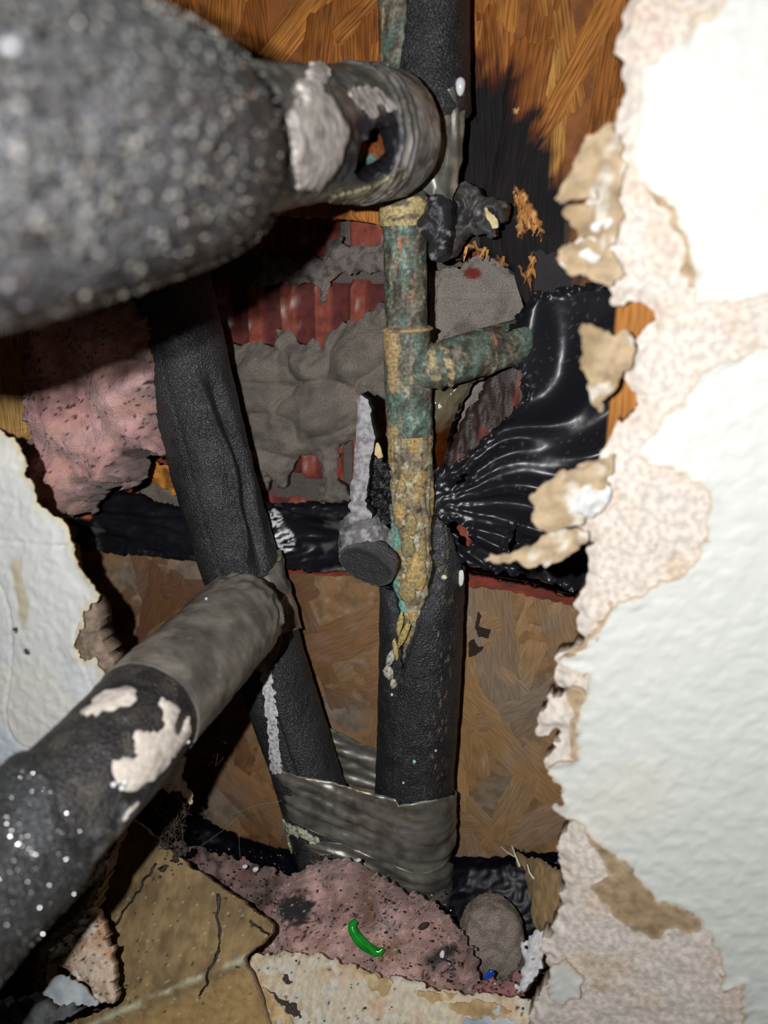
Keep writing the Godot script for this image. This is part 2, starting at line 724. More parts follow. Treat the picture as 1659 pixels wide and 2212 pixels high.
func materials() -> void:
	noise_tex("grain", 0.03, 5, [[0.25, 0.7], [0.5, 0.88], [0.75, 1.0]])
	noise_tex("speck", 0.16, 3, [[0.3, 0.35], [0.42, 0.82], [0.6, 0.9], [0.7, 1.0]])
	noise_tex("sand", 0.2, 3, [[0.3, 0.35], [0.42, 0.66], [0.55, 0.84], [0.68, 1.0]])
	noise_tex("soft", 0.03, 5, [[0.25, 0.84], [0.5, 0.93], [0.75, 1.0]])
	noise_tex("dots", 0.2, 2, [[0.3, 0.42], [0.58, 0.5], [0.68, 0.6], [0.76, 1.0]])  # bright dots painted into the foam colour as its sparkle
	noise_tex("fine", 0.09, 4, [])
	noise_tex("pebble", 0.13, 2, [])
	noise_tex("cells", 0.07, 1, [], FastNoiseLite.TYPE_CELLULAR)
	noise_tex("wrough", 0.02, 4, [[0.3, 0.6], [0.7, 1.0]])
	noise_tex("mottle", 0.012, 6, [[0.2, 0.8], [0.5, 0.93], [0.8, 1.0]])
	mat("brick", 0.85, {"tex": "mottle", "bump": "fine", "deep": 0.03})
	mat("mortar", 0.92, {"tex": "sand", "bump": "pebble", "deep": 0.07})
	mat("wood", 0.72, {"tex": "grain", "uv": true, "uvs": Vector3(7.0, 0.3, 1), "bump": "grain", "deep": 0.004, "spec": 0.3})
	mat("wood_dull", 0.8, {"tex": "soft", "uv": true, "uvs": Vector3(8.0, 0.5, 1), "bump": "grain", "deep": 0.004, "spec": 0.35})
	mat("glint", 0.3, {"metal": 1.0})
	mat("glint_near", 0.24, {"metal": 1.0})
	mat("board", 0.75, {"tex": "mottle", "bump": "fine", "deep": 0.02, "scale": 12.0})
	mat("foam", 0.46, {"bump": "pebble", "deep": 0.10, "scale": 13.0, "tex": "dots"})
	mat("foam_near", 0.42, {"bump": "pebble", "deep": 0.12, "scale": 13.0, "tex": "dots"})
	mat("tape", 0.38, {"bump": "fine", "deep": 0.004, "scale": 14.0, "tex": "mottle", "metal": 0.4})
	mat("patina", 0.62, {"bump": "fine", "deep": 0.035, "scale": 30.0, "tex": "grain"})
	mat("plastic_dull", 0.34, {"bump": "fine", "deep": 0.006, "scale": 7.0, "spec": 0.25})
	mat("plastic", 0.31, {"bump": "fine", "deep": 0.003, "scale": 7.0, "spec": 0.42})
	mat("plaster", 0.9, {"bump": "fine", "deep": 0.025, "scale": 18.0, "tex": "soft"})
	mat("paint", 0.55, {"bump": "mottle", "deep": 0.02, "scale": 9.0})
	mat("paper", 0.85, {"bump": "fine", "deep": 0.01, "scale": 25.0, "tex": "mottle"})
	mat("wool", 0.95, {"bump": "fine", "deep": 0.08, "scale": 16.0, "tex": "mottle", "rim": 0.5})
	mat("plain", 0.8, {})
	mat("gloss", 0.15, {"spec": 0.6})
	mat("char", 0.5, {"bump": "fine", "deep": 0.02, "scale": 20.0})

# ---------- brick wall behind everything ----------
func brick_wall() -> void:
	var zf := -0.187
	var w := thing("wall_back", "fluted red brick wall with grey mortar behind the pipes", "wall", Vector3(-0.05, 0.9, zf), "", "structure")
	# joints: one bed joint lies at the sight line (760, 580)
	var jy := Wz(765, 580, zf).y
	var jx := Wz(738, 510, zf).x
	var bh := 0.0535
	var bl := 0.194
	var joint := 0.0125
	var pitch := bh + joint
	var backing := Buf.new()
	box(backing, Vector3(-0.42, 0.45, zf - 0.06), Vector3(0.42, 1.4, zf - 0.0085), D(112, 104, 98))
	part(w, "mortar_joints", [backing], [M.mortar])
	for row in range(-5, 6):
		var y0 := jy + joint * 0.5 + row * pitch
		for k in range(-2, 3):
			var x0 := jx + joint * 0.25 + (bl + joint * 0.5) * k + (0.5 * bl if row % 2 else 0.0)
			var tone := 1.0 + 0.16 * n3(Vector3(row, k, 3), 1.7)
			var seed_ := row * 13.0 + k
			var per := 0.0215
			var prof := func(x: float) -> float:
				var u := fposmod(x / per + 0.22, 1.0)
				return ss(0.0, 0.06, u) - ss(0.49, 0.55, u)
			var b := Buf.new()
			var nxx := 150
			var nyy := 12
			for j in nyy + 1:
				for i in nxx + 1:
					var x := bl * i / nxx
					var y := bh * j / nyy
					var q := Vector3(x0 + x, y0 + y, zf)
					var r := float(prof.call(x)) if row != 0 else 0.9
					var e := minf(minf(x, bl - x), minf(y, bh - y))
					var z := 0.0055 * (r - 1.0) + 0.0006 * f3(q, 180.0) - 0.006 * (1.0 - ss(0.0, 0.0018, e))
					var c := D(124, 62, 48).lerp(D(76, 33, 31), clampf(1.0 - r, 0.0, 1.0) * 0.9)  # flute recesses painted darker, their shading put into the colour
					c = shade(c, tone * (1.0 + 0.14 * f3(q, 60.0)))
					var wh := ss(0.12, 0.3, f3(q + Vector3(0, 0, seed_), 130.0)) * ss(0.0, 0.25, n3(q, 45.0)) * r
					c = c.lerp(D(165, 150, 145), wh * 0.75)
					b.add(Vector3(q.x, q.y, zf + z), c)
			for j in nyy:
				for i in nxx:
					var a := j * (nxx + 1) + i
					b.tri(a, a + nxx + 2, a + 1); b.tri(a, a + nxx + 1, a + nxx + 2)
			part(w, "brick", [b], [M.brick])
	# slumped mortar squeezed over the bricks
	var F := wall(zf)
	var lump := func(q: Vector2, d: float) -> float:
		var k := 1.0 - exp(-maxf(d, 0.0) / 0.007)
		var big := 0.5 + 0.5 * n2(q, 34.0, 2.0)
		var pil := sqrt(clampf(nc.get_noise_3d(q.x * 26.0 + 0.15 * n2(q, 60.0), q.y * 34.0, 4.0) + 1.0, 0.0, 0.5) * 2.0)
		return k * (0.002 + 0.013 * big * big + 0.009 * pil) + 0.0005 * f2(q, 200.0) + 0.0004 * f2(q, 900.0)
	var grey := func(q: Vector2, d: float, h: float) -> Color:
		var c := D(138, 129, 117).lerp(D(114, 107, 98), ss(-0.2, 0.5, f2(q, 60.0)))
		return c.lerp(D(132, 125, 118), ss(0.004, 0.0, d) * 0.6)
	var big_px := [486, 745, 560, 735, 588, 752, 598, 712, 622, 706, 640, 740, 664, 748, 676, 722, 690, 752, 712, 715, 770, 690, 850, 640, 862, 720, 860, 860, 830, 880, 790, 905, 765, 945, 748, 962, 728, 968, 724, 1000, 735, 1040, 760, 1085, 680, 1090, 690, 1060, 694, 1030, 690, 985, 668, 990, 655, 985, 640, 1005, 612, 1055, 600, 1060, 598, 1035, 580, 1030, 575, 1065, 540, 1045, 520, 900, 470, 800]
	part(w, "mortar_slump", plate(F, outline(F, big_px), 0.0013, 0.006, {"rag": 0.0018, "ragf": 150.0, "h": lump, "c": grey}), [M.mortar], "lumpy grey mortar squeezed out over the bricks")
	var joint_h := func(q: Vector2, d: float) -> float:
		return 0.0045 * (1.0 - exp(-maxf(d, 0.0) / 0.003)) + 0.0016 * f2(q, 170.0)
	for a in [[560, 548, 705, 558, 760, 545, 870, 550, 870, 592, 800, 588, 745, 592, 716, 600, 706, 640, 694, 655, 688, 620, 660, 610, 560, 615],
			[705, 520, 740, 512, 740, 540, 830, 522, 830, 548, 700, 560]]:
		part(w, "mortar_joint", plate(F, outline(F, a), 0.0012, 0.004, {"rag": 0.0016, "ragf": 190.0, "h": joint_h, "c": func(q: Vector2, _d: float, _h: float) -> Color: return D(138, 128, 122).lerp(D(92, 86, 82), ss(0.0, 0.4, f2(q, 120.0)))}), [M.mortar])
	# flat parged patch right of the riser, and bits seen between the pipes at the left
	var F2 := wall(zf + 0.012)
	var parge := func(q: Vector2, d: float) -> float:
		return 0.0018 * f2(q, 50.0) + 0.0005 * f2(q, 420.0) - 0.004 * ss(0.006, 0.0, d)
	var parge_c := func(q: Vector2, d: float, _h: float) -> Color:
		var c := D(152, 143, 134).lerp(D(122, 114, 107), ss(0.05, 0.5, f2(q, 45.0)))
		var p := (q - loc(F2, 1020, 590)) / Vector2(0.0052, 0.0032)
		c = c.lerp(D(128, 52, 36), ss(1.15, 0.7, p.length() + 0.35 * f2(q, 500.0)))
		var crack := absf(n2(q, 22.0, 4.0) + 0.25 * f2(q, 110.0))
		return c.lerp(D(60, 54, 50), ss(0.03, 0.0, crack) * ss(0.0, 0.3, n2(q, 30.0, 9.0)) * 0.8)
	part(w, "parging", plate(F2, outline(F2, [922, 588, 972, 580, 985, 582, 1012, 560, 1040, 543, 1070, 560, 1095, 575, 1115, 600, 1135, 605, 1142, 660, 1148, 720, 1100, 820, 1040, 860, 1010, 920, 975, 930, 925, 900, 924, 720]), 0.0011, 0.012, {"rag": 0.0009, "h": parge, "c": parge_c}), [M.mortar], "pale grey parged patch with one red spot")
	part(w, "parging", plate(F2, outline(F2, [290, 1045, 330, 1030, 400, 1060, 430, 1090, 420, 1120, 290, 1110]), 0.0012, 0.012, {"rag": 0.0012, "h": parge, "c": grey}), [M.mortar])

# ---------- oriented strand boards ----------
# one wood flake of a strand board, as a thin curved grid whose rim dips into the board
func strand(parent: Node3D, F: Transform3D, at: Vector2, ang: float, wd: float, ln: float, z: float, col: Callable, keep: Callable, m: Material, nu := 6, nv := 16) -> void:
	var b := Buf.new()
	var dx := Vector2(cos(ang), sin(ang))
	var dy := Vector2(-dx.y, dx.x)
	var s := rng.randf() * 50.0
	var skew := rng.randf_range(-0.5, 0.5)
	var bow := rng.randf_range(-0.0004, 0.0004)
	for j in nv + 1:
		var v := float(j) / nv
		var e := minf(v, 1.0 - v)
		var half := wd * 0.5 * (0.95 + 0.08 * n2(Vector2(v * 2.0, s), 1.0)) * (0.8 + 0.2 * ss(0.0, 0.04, e))
		for i in nu + 1:
			var u := float(i) / nu * 2.0 - 1.0
			var y := (v - 0.5) * ln + wd * skew * u * 0.5 + 0.003 * n2(Vector2(u * 3.5, s + v), 1.0) * ss(0.15, 0.0, e)
			var q := at + dx * (u * half) + dy * y
			q = keep.call(q)
			var h := z + bow * (1.0 - u * u) + 0.0004 * n2(q, 70.0, s)
			if i == 0 or i == nu or j == 0 or j == nv:
				h = -0.0004
			b.add(F * Vector3(q.x, q.y, h), col.call(q, u, v, s), Vector2((u * half) * 8.0 + s, v * ln * 8.0))
	for j in nv:
		for i in nu:
			var a := j * (nu + 1) + i
			b.tri(a, a + nu + 2, a + 1); b.tri(a, a + nu + 1, a + nu + 2)
	part(parent, "strand", [b], [m])

func upper_board() -> void:
	var zb := -0.157
	var F := wall(zb)
	var poly := outline(F, [200, -420, 1620, -420, 1520, 640, 1330, 660, 1160, 720, 1140, 690, 1138, 640, 1128, 604, 1095, 576, 1070, 560, 1035, 540, 1005, 536, 990, 556, 940, 545, 880, 500, 820, 484, 720, 470, 430, 462])
	var w := thing("strand_board", "upper wood strand board, golden brown with a broad burnt black patch", "board", F * Vector3(-0.03, 1.0, 0))
	var burnt := outline(F, [1000, 60, 1035, 130, 1060, 170, 1110, 130, 1130, 230, 1170, 260, 1205, 380, 1240, 420, 1250, 560, 1300, 700, 900, 700, 840, 470, 960, 300, 980, 60])
	var charred := func(q: Vector2) -> float:
		var stretched := Vector2(q.x * 2.4, q.y * 0.7)
		return clampf(ss(-0.006, 0.007, sd1(burnt, q) + 0.010 * f2(stretched, 90.0)), 0.0, 1.0)
	var base_c := func(q: Vector2, _d: float, _h: float) -> Color:
		return D(120, 72, 30).lerp(D(30, 27, 27), charred.call(q))
	part(w, "panel", plate(F, poly, 0.0022, 0.011, {"rag": 0.0016, "ragf": 240.0, "c": base_c, "side": D(110, 66, 30)}), [M.board])
	var lo := poly[0]
	var hi := poly[0]
	for q in poly:
		lo = lo.min(q); hi = hi.max(q)
	for k in 150:
		var at := Vector2(rng.randf_range(lo.x, hi.x), rng.randf_range(lo.y, hi.y))
		if sd1(poly, at) < 0.001:
			continue
		var ang := rng.randf_range(-0.14, 0.14) if rng.randf() < 0.75 else rng.randf_range(-0.9, 0.9)
		var tone := rng.randf()
		var pale := rng.randf()
		var colour := func(q: Vector2, u: float, v: float, s: float) -> Color:
			var c := D(162, 106, 50).lerp(D(122, 72, 32), tone)
			c = c.lerp(D(182, 134, 70), ss(0.75, 1.0, pale) * 0.8)
			c = c.lerp(D(74, 42, 20), ss(0.3, 0.5, n2(Vector2(u * 9.0, v * 14.0), 1.0, s + 7.0)) * 0.35)
			c = shade(c, 1.0 + 0.16 * n2(Vector2(u * 5.0, v * 0.8), 1.0, s))
			var f: float = charred.call(q)
			c = c.lerp(D(84, 36, 20), ss(0.0, 0.5, f) * 0.8)
			return c.lerp(shade(D(27, 25, 26), 0.7 + 0.5 * absf(n2(Vector2(u * 6.0, v * 2.0), 1.0, s))), ss(0.3, 0.95, f))
		var keep := func(q: Vector2) -> Vector2:
			var d := sd1(poly, q)
			return q if d > 0.0 else at.lerp(q, clampf(sd1(poly, at) / (sd1(poly, at) - d), 0.0, 1.0))
		strand(w, F, at, ang, rng.randf_range(0.012, 0.028), rng.randf_range(0.06, 0.13), rng.randf_range(0.0001, 0.0012), colour, keep, M.wood)
	# raw wood bared where the char broke away, with splinters standing out of it
	var raw_h := func(q: Vector2, d: float) -> float:
		return 0.0016 + 0.0022 * (1.0 - exp(-maxf(d, 0.0) / 0.002)) + 0.0011 * (1.0 - 2.0 * absf(n2(Vector2(q.x * 2.2 + q.y * 0.6, q.y * 0.8), 90.0, 4.0))) + 0.0008 * f2(q, 220.0)
	var raw_c := func(q: Vector2, d: float, _h: float) -> Color:
		var c := D(186, 136, 82).lerp(D(140, 92, 44), ss(-0.2, 0.35, f2(Vector2(q.x * 2.0, q.y), 90.0)))
		c = c.lerp(D(70, 42, 22), ss(0.22, 0.4, n2(Vector2(q.x * 2.2 + q.y * 0.9, q.y), 190.0, 2.0)))
		return c.lerp(D(44, 30, 22), ss(0.0016, 0.0, d + 0.001 * f2(q, 200.0)) * 0.8)
	for a in [[1111, 394, 1121, 406, 1135, 414, 1150, 433, 1162, 460, 1173, 481, 1175, 503, 1168, 525, 1164, 500, 1145, 493, 1140, 505, 1126, 515, 1117, 505, 1115, 476, 1117, 452, 1110, 423],
			[1152, 539, 1163, 563, 1157, 580, 1150, 600, 1143, 611, 1135, 607, 1128, 590, 1118, 572, 1124, 568, 1136, 588, 1146, 572],
			[994, 540, 1000, 526, 1012, 524, 1030, 532, 1050, 538, 1058, 552, 1044, 548, 1022, 538, 1008, 536, 998, 548],
			[1066, 556, 1080, 552, 1094, 560, 1100, 574, 1084, 574, 1072, 566], [1106, 236, 1112, 230, 1124, 228, 1130, 238, 1122, 246, 1110, 246]]:
		part(w, "raw_wood", plate(F, outline(F, a), 0.0006, 0.001, {"rag": 0.0009, "ragf": 330.0, "h": raw_h, "c": raw_c}), [M.plain], "unburnt pale wood laid bare")
	for k in 34:
		var t := rng.randf()
		var a := Vector2(lerpf(1114, 1166, t) + rng.randf_range(-3, 3), lerpf(410, 505, t) + rng.randf_range(-6, 14))
		if k > 19:
			a = [Vector2(1150, 560), Vector2(1150, 590), Vector2(1140, 604), Vector2(1005, 536), Vector2(1050, 545), Vector2(1085, 562), Vector2(1030, 534)][k % 7] + Vector2(rng.randf_range(-6, 6), rng.randf_range(-6, 6))
		var p0 := Wz(a.x, a.y, zb + 0.003 + rng.randf() * 0.002)
		var L := rng.randf_range(0.003, 0.008)
		var d := Vector3(rng.randf_range(-0.5, 0.7), -1.0, rng.randf_range(-0.1, 0.7)).normalized()
		var c := D(180, 130, 74).lerp(D(110, 70, 32), rng.randf())
		var side := d.cross(Vector3.BACK).normalized() * rng.randf_range(0.0003, 0.0009)
		var rows := []
		for j in 5:
			var f := j / 4.0
			var q := p0 + d * L * (f - 0.3) + Vector3(0, 0, 0.0012 * f * f)
			var wv := side * (1.0 - f * f) + side * 0.08
			rows.append(PackedVector3Array([q - wv, q + Vector3.BACK * 0.0003, q + wv]))
		part(w, "splinter", shell(rows, 0.0005, func(_p, _u, _v): return c), [M.plain])

func lower_board() -> void:
	var zb := -0.157
	var F := wall(zb)
	var top := [60, 1150, 200, 1172, 430, 1196, 640, 1216, 830, 1226, 1010, 1240, 1130, 1262, 1260, 1298, 1420, 1330]
	var poly := outline(F, top + [1480, 2080, 60, 2080])
	var w := thing("strand_board", "lower wood strand board, dusty brown with a red painted top edge", "board", F * Vector3(-0.03, 0.75, 0))
	var tint := func(q: Vector2) -> Color:
		var c := D(122, 94, 62).lerp(D(112, 101, 88), ss(-0.2, 0.5, f2(q, 18.0)))
		c = c.lerp(D(128, 94, 58), ss(0.1, 0.5, f2(q + Vector2(3, 1), 24.0)) * 0.6)
		c = c.lerp(D(140, 130, 120), ss(0.1, 0.4, f2(q, 170.0)) * ss(0.022, 0.004, (q - loc(F, 715, 1385)).length() * 0.7 + 0.008 * f2(q, 60.0)) * 0.8)
		c = c.lerp(D(150, 142, 132), ss(0.34, 0.5, f2(q + Vector2(1, 2), 150.0)) * 0.35)
		return c
	part(w, "panel", plate(F, poly, 0.0025, 0.011, {"rag": 0.0004, "c": func(q: Vector2, _d: float, _h: float) -> Color: return tint.call(q), "side": D(110, 60, 40)}), [M.board])
	var lo := poly[0]
	var hi := poly[0]
	for q in poly:
		lo = lo.min(q); hi = hi.max(q)
	for k in 180:
		var at := Vector2(rng.randf_range(lo.x, hi.x), rng.randf_range(lo.y, hi.y))
		if sd1(poly, at) < 0.004:
			continue
		var ang := rng.randf_range(-1.5, 1.5)
		var tone := rng.randf_range(0.84, 1.12)
		var warm := rng.randf()
		var own: Color = [D(126, 100, 70), D(112, 101, 88), D(134, 104, 66), D(106, 92, 76), D(120, 100, 76)][k % 5]
		var colour := func(q: Vector2, u: float, v: float, s: float) -> Color:
			var c: Color = tint.call(q)
			c = c.lerp(own, 0.4)
			c = c.lerp(D(74, 40, 20), ss(0.02, -0.14, q.x + 0.10) * ss(0.0, 0.5, warm) * 0.7)
			return shade(c, 1.18 * tone * (1.0 + 0.10 * n2(Vector2(u * 4.0, v * 0.7), 1.0, s)))
		var keep := func(q: Vector2) -> Vector2:
			var d := sd1(poly, q)
			return q if d > 0.0 else at.lerp(q, clampf(sd1(poly, at) / (sd1(poly, at) - d), 0.0, 1.0))
		strand(w, F, at, ang, rng.randf_range(0.016, 0.034), rng.randf_range(0.05, 0.12), rng.randf_range(0.0001, 0.0009), colour, keep, M.wood_dull)
	# the red edge: a thin painted strip that follows the top
	var strip := outline(F, [600, 1210, 640, 1214, 830, 1224, 1010, 1238, 1130, 1260, 1260, 1296, 1420, 1328, 1420, 1372, 1250, 1302, 1246, 1306, 1160, 1288, 1110, 1276, 1010, 1262, 830, 1246, 640, 1236, 600, 1230])
	part(w, "painted_edge", plate(F, strip, 0.0012, 0.003, {"rag": 0.0009, "ragf": 200.0, "h": func(q: Vector2, _d: float) -> float: return 0.0024 + 0.0003 * f2(q, 200.0), "c": func(q: Vector2, _d: float, _h: float) -> Color: return D(118, 42, 30).lerp(D(84, 46, 34), ss(-0.1, 0.35, f2(Vector2(q.x, q.y * 4.0), 60.0)))}), [M.board], "dull red painted strip")
	# a dark gouge right of the riser sleeve
	for a in [[1032, 1318, 1040, 1330, 1036, 1352, 1062, 1360, 1056, 1376, 1034, 1372, 1028, 1350], [1012, 1385, 1024, 1380, 1034, 1398, 1046, 1396, 1030, 1412, 1014, 1416]]:
		part(w, "gouge", plate(F, outline(F, a), 0.0006, 0.0006, {"rag": 0.0005, "h": func(_q, _d): return 0.0020, "flat": D(38, 28, 22)}), [M.char], "dark scar in the board")

func drywall() -> void:
	var w := thing("wall_front", "white textured drywall with a large ragged hole", "wall", Vector3(0, 0.9, 0), "", "structure")
	# ---- right of the hole: gypsum core with its torn outline ----
	var Fc := wall(-0.0008)
	var edge := [1360, -60, 1360, 0, 1340, 35, 1322, 66, 1320, 104, 1343, 129, 1348, 189, 1335, 234, 1318, 270, 1300, 330, 1290, 380, 1275, 425, 1250, 445, 1212, 455, 1236, 478, 1238, 497, 1256, 507, 1223, 522, 1206, 540, 1211, 562, 1228, 594, 1244, 597, 1258, 586, 1273, 594, 1281, 607, 1303, 614, 1320, 614, 1312, 640, 1326, 660, 1345, 655, 1395, 660, 1418, 690, 1400, 716, 1370, 735, 1360, 780, 1346, 815, 1372, 845, 1376, 890, 1350, 915, 1326, 930, 1308, 975, 1240, 1040, 1200, 1080, 1190, 1110, 1230, 1140, 1268, 1150, 1275, 1180, 1268, 1263, 1249, 1274, 1246, 1329, 1257, 1378, 1246, 1405, 1202, 1430, 1196, 1452, 1200, 1480, 1218, 1499, 1186, 1526, 1156, 1556, 1160, 1590, 1182, 1600, 1196, 1625, 1175, 1650, 1180, 1668, 1207, 1690, 1218, 1734, 1229, 1762, 1221, 1789, 1202, 1855, 1213, 1888, 1216, 1942, 1197, 2014, 1172, 2060, 1190, 2120, 1150, 2180, 1120, 2330, 1930, 2330, 1930, -60]
	var gyps := func(q: Vector2, d: float, _h: float) -> Color:
		var c := D(252, 236, 222, 1.08).lerp(D(244, 222, 202, 1.08), ss(-0.1, 0.6, f2(q, 45.0)))
		c = c.lerp(D(222, 196, 164, 1.0), ss(0.3, 0.6, f2(q + Vector2(7, 2), 30.0)) * 0.6)
		return c.lerp(D(90, 72, 60, 1.0), ss(0.58, 0.66, f2(q, 300.0)) * 0.6)
	var gyps_h := func(q: Vector2, d: float) -> float:
		return 0.0007 * f2(q, 90.0) + 0.0004 * f2(q, 420.0) - 0.003 * ss(0.005, 0.0, d)
	var pits := [outline(Fc, [1310, 575, 1322, 563, 1332, 572, 1324, 582]), outline(Fc, [1180, 1590, 1200, 1578, 1212, 1592, 1204, 1610, 1190, 1624, 1180, 1612])]
	part(w, "gypsum_core", plate(Fc, outline(Fc, edge), 0.0012, 0.0119, {"rag": 0.0016, "ragf": 210.0, "h": gyps_h, "c": gyps, "side": D(226, 206, 186, 0.95), "holes": pits}), [M.plaster], "crumbly pinkish white gypsum core")
	# ---- tan paper showing where the skin tore off ----
	var Fp := wall(0.0002)
	var tan_c := func(q: Vector2, d: float, _h: float) -> Color:
		var c := D(186, 160, 124, 0.95).lerp(D(160, 134, 98, 0.95), ss(-0.2, 0.4, f2(q, 40.0)))
		return c.lerp(D(225, 208, 182, 0.95), ss(0.0015, 0.0, d) * 0.5)
	var paper_h := func(q: Vector2, d: float) -> float:
		return 0.0006 + 0.0005 * f2(q, 60.0)
	for a in [[1262, 1790, 1288, 1800, 1330, 1850, 1375, 1890, 1420, 1940, 1480, 1966, 1516, 1990, 1520, 2008, 1500, 2016, 1450, 2000, 1410, 2030, 1370, 2010, 1330, 1975, 1295, 1945, 1280, 1920, 1312, 1890, 1300, 1850, 1280, 1830],
			[1240, 1010, 1300, 990, 1330, 1000, 1280, 1040, 1230, 1075, 1200, 1110, 1180, 1120, 1190, 1070],
			[1210, 1420, 1260, 1385, 1300, 1335, 1330, 1300, 1320, 1340, 1270, 1410, 1230, 1440],
			[1380, 385, 1420, 408, 1462, 450, 1482, 515, 1498, 562, 1496, 622, 1470, 600, 1474, 540, 1450, 470, 1410, 430],
			[1218, 1500, 1240, 1480, 1262, 1500, 1250, 1560, 1252, 1640, 1236, 1650, 1232, 1590, 1236, 1540]]:
		part(w, "torn_paper", plate(Fp, outline(Fp, a), 0.0012, 0.0008, {"rag": 0.0012, "ragf": 230.0, "h": paper_h, "c": tan_c}), [M.paper], "tan torn facing paper")
	# ---- the paint skin ----
	var Fs := wall(0.0008)
	var orange := func(q: Vector2, d: float) -> float:
		var n := n2(q, 130.0, 1.0) + 0.6 * n2(q, 290.0, 5.0)
		return 0.00038 * ss(-0.5, 0.7, n) + 0.0002 * f2(q, 40.0) + 0.0009 * ss(0.004, 0.0, d) * ss(0.0, 0.4, n2(q, 50.0, 3.0))
	var white := func(q: Vector2, d: float, _h: float) -> Color:
		var c := D(226, 229, 221, 1.06)
		c = c.lerp(D(232, 229, 214, 1.06), ss(0.1, 0.5, n2(q, 12.0, 6.0)) * 0.6)
		return c.lerp(D(190, 164, 128, 0.95), ss(0.0011, 0.0, d) * 0.8)
	var skin_a := [1562, -60, 1560, 5, 1557, 34, 1520, 48, 1487, 62, 1472, 92, 1430, 112, 1390, 140, 1378, 150, 1386, 190, 1388, 224, 1374, 278, 1368, 348, 1373, 384, 1400, 400, 1440, 430, 1466, 468, 1484, 522, 1496, 562, 1494, 617, 1505, 648, 1540, 656, 1572, 655, 1659, 640, 1720, 630, 1930, 620, 1930, -60]
	var skin_b := [1930, 650, 1720, 722, 1659, 744, 1590, 770, 1532, 797, 1504, 812, 1497, 842, 1467, 875, 1427, 912, 1386, 958, 1380, 985, 1412, 1010, 1472, 1019, 1508, 1046, 1530, 1068, 1531, 1122, 1524, 1165, 1503, 1208, 1465, 1252, 1405, 1264, 1383, 1290, 1330, 1302, 1306, 1342, 1282, 1375, 1257, 1400, 1207, 1422, 1214, 1440, 1250, 1448, 1273, 1458, 1262, 1494, 1246, 1575, 1251, 1640, 1215, 1646, 1178, 1655, 1176, 1668, 1200, 1684, 1213, 1700, 1218, 1736, 1190, 1742, 1210, 1760, 1257, 1776, 1301, 1828, 1355, 1872, 1416, 1943, 1487, 1970, 1520, 1997, 1542, 2030, 1558, 2090, 1562, 2140, 1602, 2128, 1608, 2212, 1605, 2330, 1930, 2330]
	for a in [skin_a, skin_b]:
		part(w, "paint_skin", plate(Fs, outline(Fs, a), 0.001, 0.0009, {"rag": 0.0011, "ragf": 230.0, "h": orange, "c": white, "side": D(200, 178, 146, 0.95), "follow": true}), [M.paint], "pale greenish white textured paint")
	# patches of paint film left on the lower gypsum
	for a in [[1190, 2090, 1230, 2075, 1262, 2110, 1258, 2150, 1215, 2170, 1180, 2160], [1395, 930, 1440, 905, 1455, 890, 1420, 915]]:
		part(w, "paint_skin", plate(Fs, outline(Fs, a), 0.0012, 0.0007, {"rag": 0.0012, "h": orange, "c": white, "follow": true}), [M.paint])
	# ---- torn paper flaps that curl out from the broken edge ----
	flap(w, [1300, 560, 1345, 480, 1345, 380, 1350, 290, 1318, 262, 1292, 285, 1258, 320, 1238, 370, 1207, 424, 1220, 440, 1250, 430, 1290, 420], 0.004, Vector2(-1, -0.3), 0.10)
	flap(w, [1262, 694, 1300, 705, 1322, 730, 1345, 712, 1372, 745, 1366, 790, 1338, 822, 1308, 862, 1290, 896, 1280, 860, 1264, 815, 1257, 750], 0.006, Vector2(-1, 0.2), 0.16)
	flap(w, [1330, 985, 1270, 1005, 1189, 1029, 1149, 1059, 1145, 1066, 1158, 1099, 1153, 1131, 1180, 1137, 1190, 1146, 1250, 1130, 1300, 1080], 0.006, Vector2(-1, 0.0), 0.14)
	flap(w, [1280, 1140, 1190, 1142, 1172, 1164, 1120, 1182, 1060, 1187, 1098, 1205, 1158, 1217, 1191, 1212, 1213, 1203, 1240, 1195, 1268, 1172], 0.008, Vector2(-1, -0.1), 0.2)
	flap(w, [1215, 452, 1290, 440, 1330, 470, 1300, 520, 1250, 510, 1238, 496, 1232, 476], 0.003, Vector2(-1, 0), 0.06)
	flap(w, [1208, 540, 1226, 524, 1262, 516, 1330, 540, 1345, 600, 1318, 616, 1282, 606, 1262, 586, 1230, 596, 1212, 564], 0.003, Vector2(-1, 0), 0.05)
	for a in [[1240, 545, 1268, 535, 1290, 548, 1284, 565, 1256, 566, 1240, 558], [1262, 478, 1310, 470, 1322, 486, 1280, 500], [1215, 1080, 1262, 1050, 1320, 1060, 1300, 1105, 1262, 1128, 1226, 1118]]:
		var Fg := wall(0.0062)
		part(w, "gypsum_crust", plate(Fg, outline(Fg, a), 0.0012, 0.003, {"rag": 0.0013, "h": gyps_h, "c": func(_q, _d, _h): return D(252, 244, 234, 1.0)}), [M.plaster])
	# ---- left of the hole ----
	var left := [-140, 915, -60, 928, -40, 970, -20, 1003, -10, 1060, 10, 1110, 40, 1142, 70, 1190, 90, 1228, 120, 1270, 160, 1290, 194, 1312, 206, 1345, 205, 1380, 222, 1400, 236, 1440, 230, 1490, 228, 1560, 270, 1640, 290, 1720, 250, 1800, 225, 1880, 190, 1985, 100, 2060, 60, 2330, -140, 2330]
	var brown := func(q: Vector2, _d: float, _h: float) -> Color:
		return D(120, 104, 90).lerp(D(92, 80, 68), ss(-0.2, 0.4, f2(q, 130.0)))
	part(w, "gypsum_core", plate(Fc, outline(Fc, left), 0.0013, 0.0119, {"rag": 0.0014, "h": gyps_h, "c": brown, "side": D(120, 104, 88)}), [M.plaster], "dusty broken gypsum core")
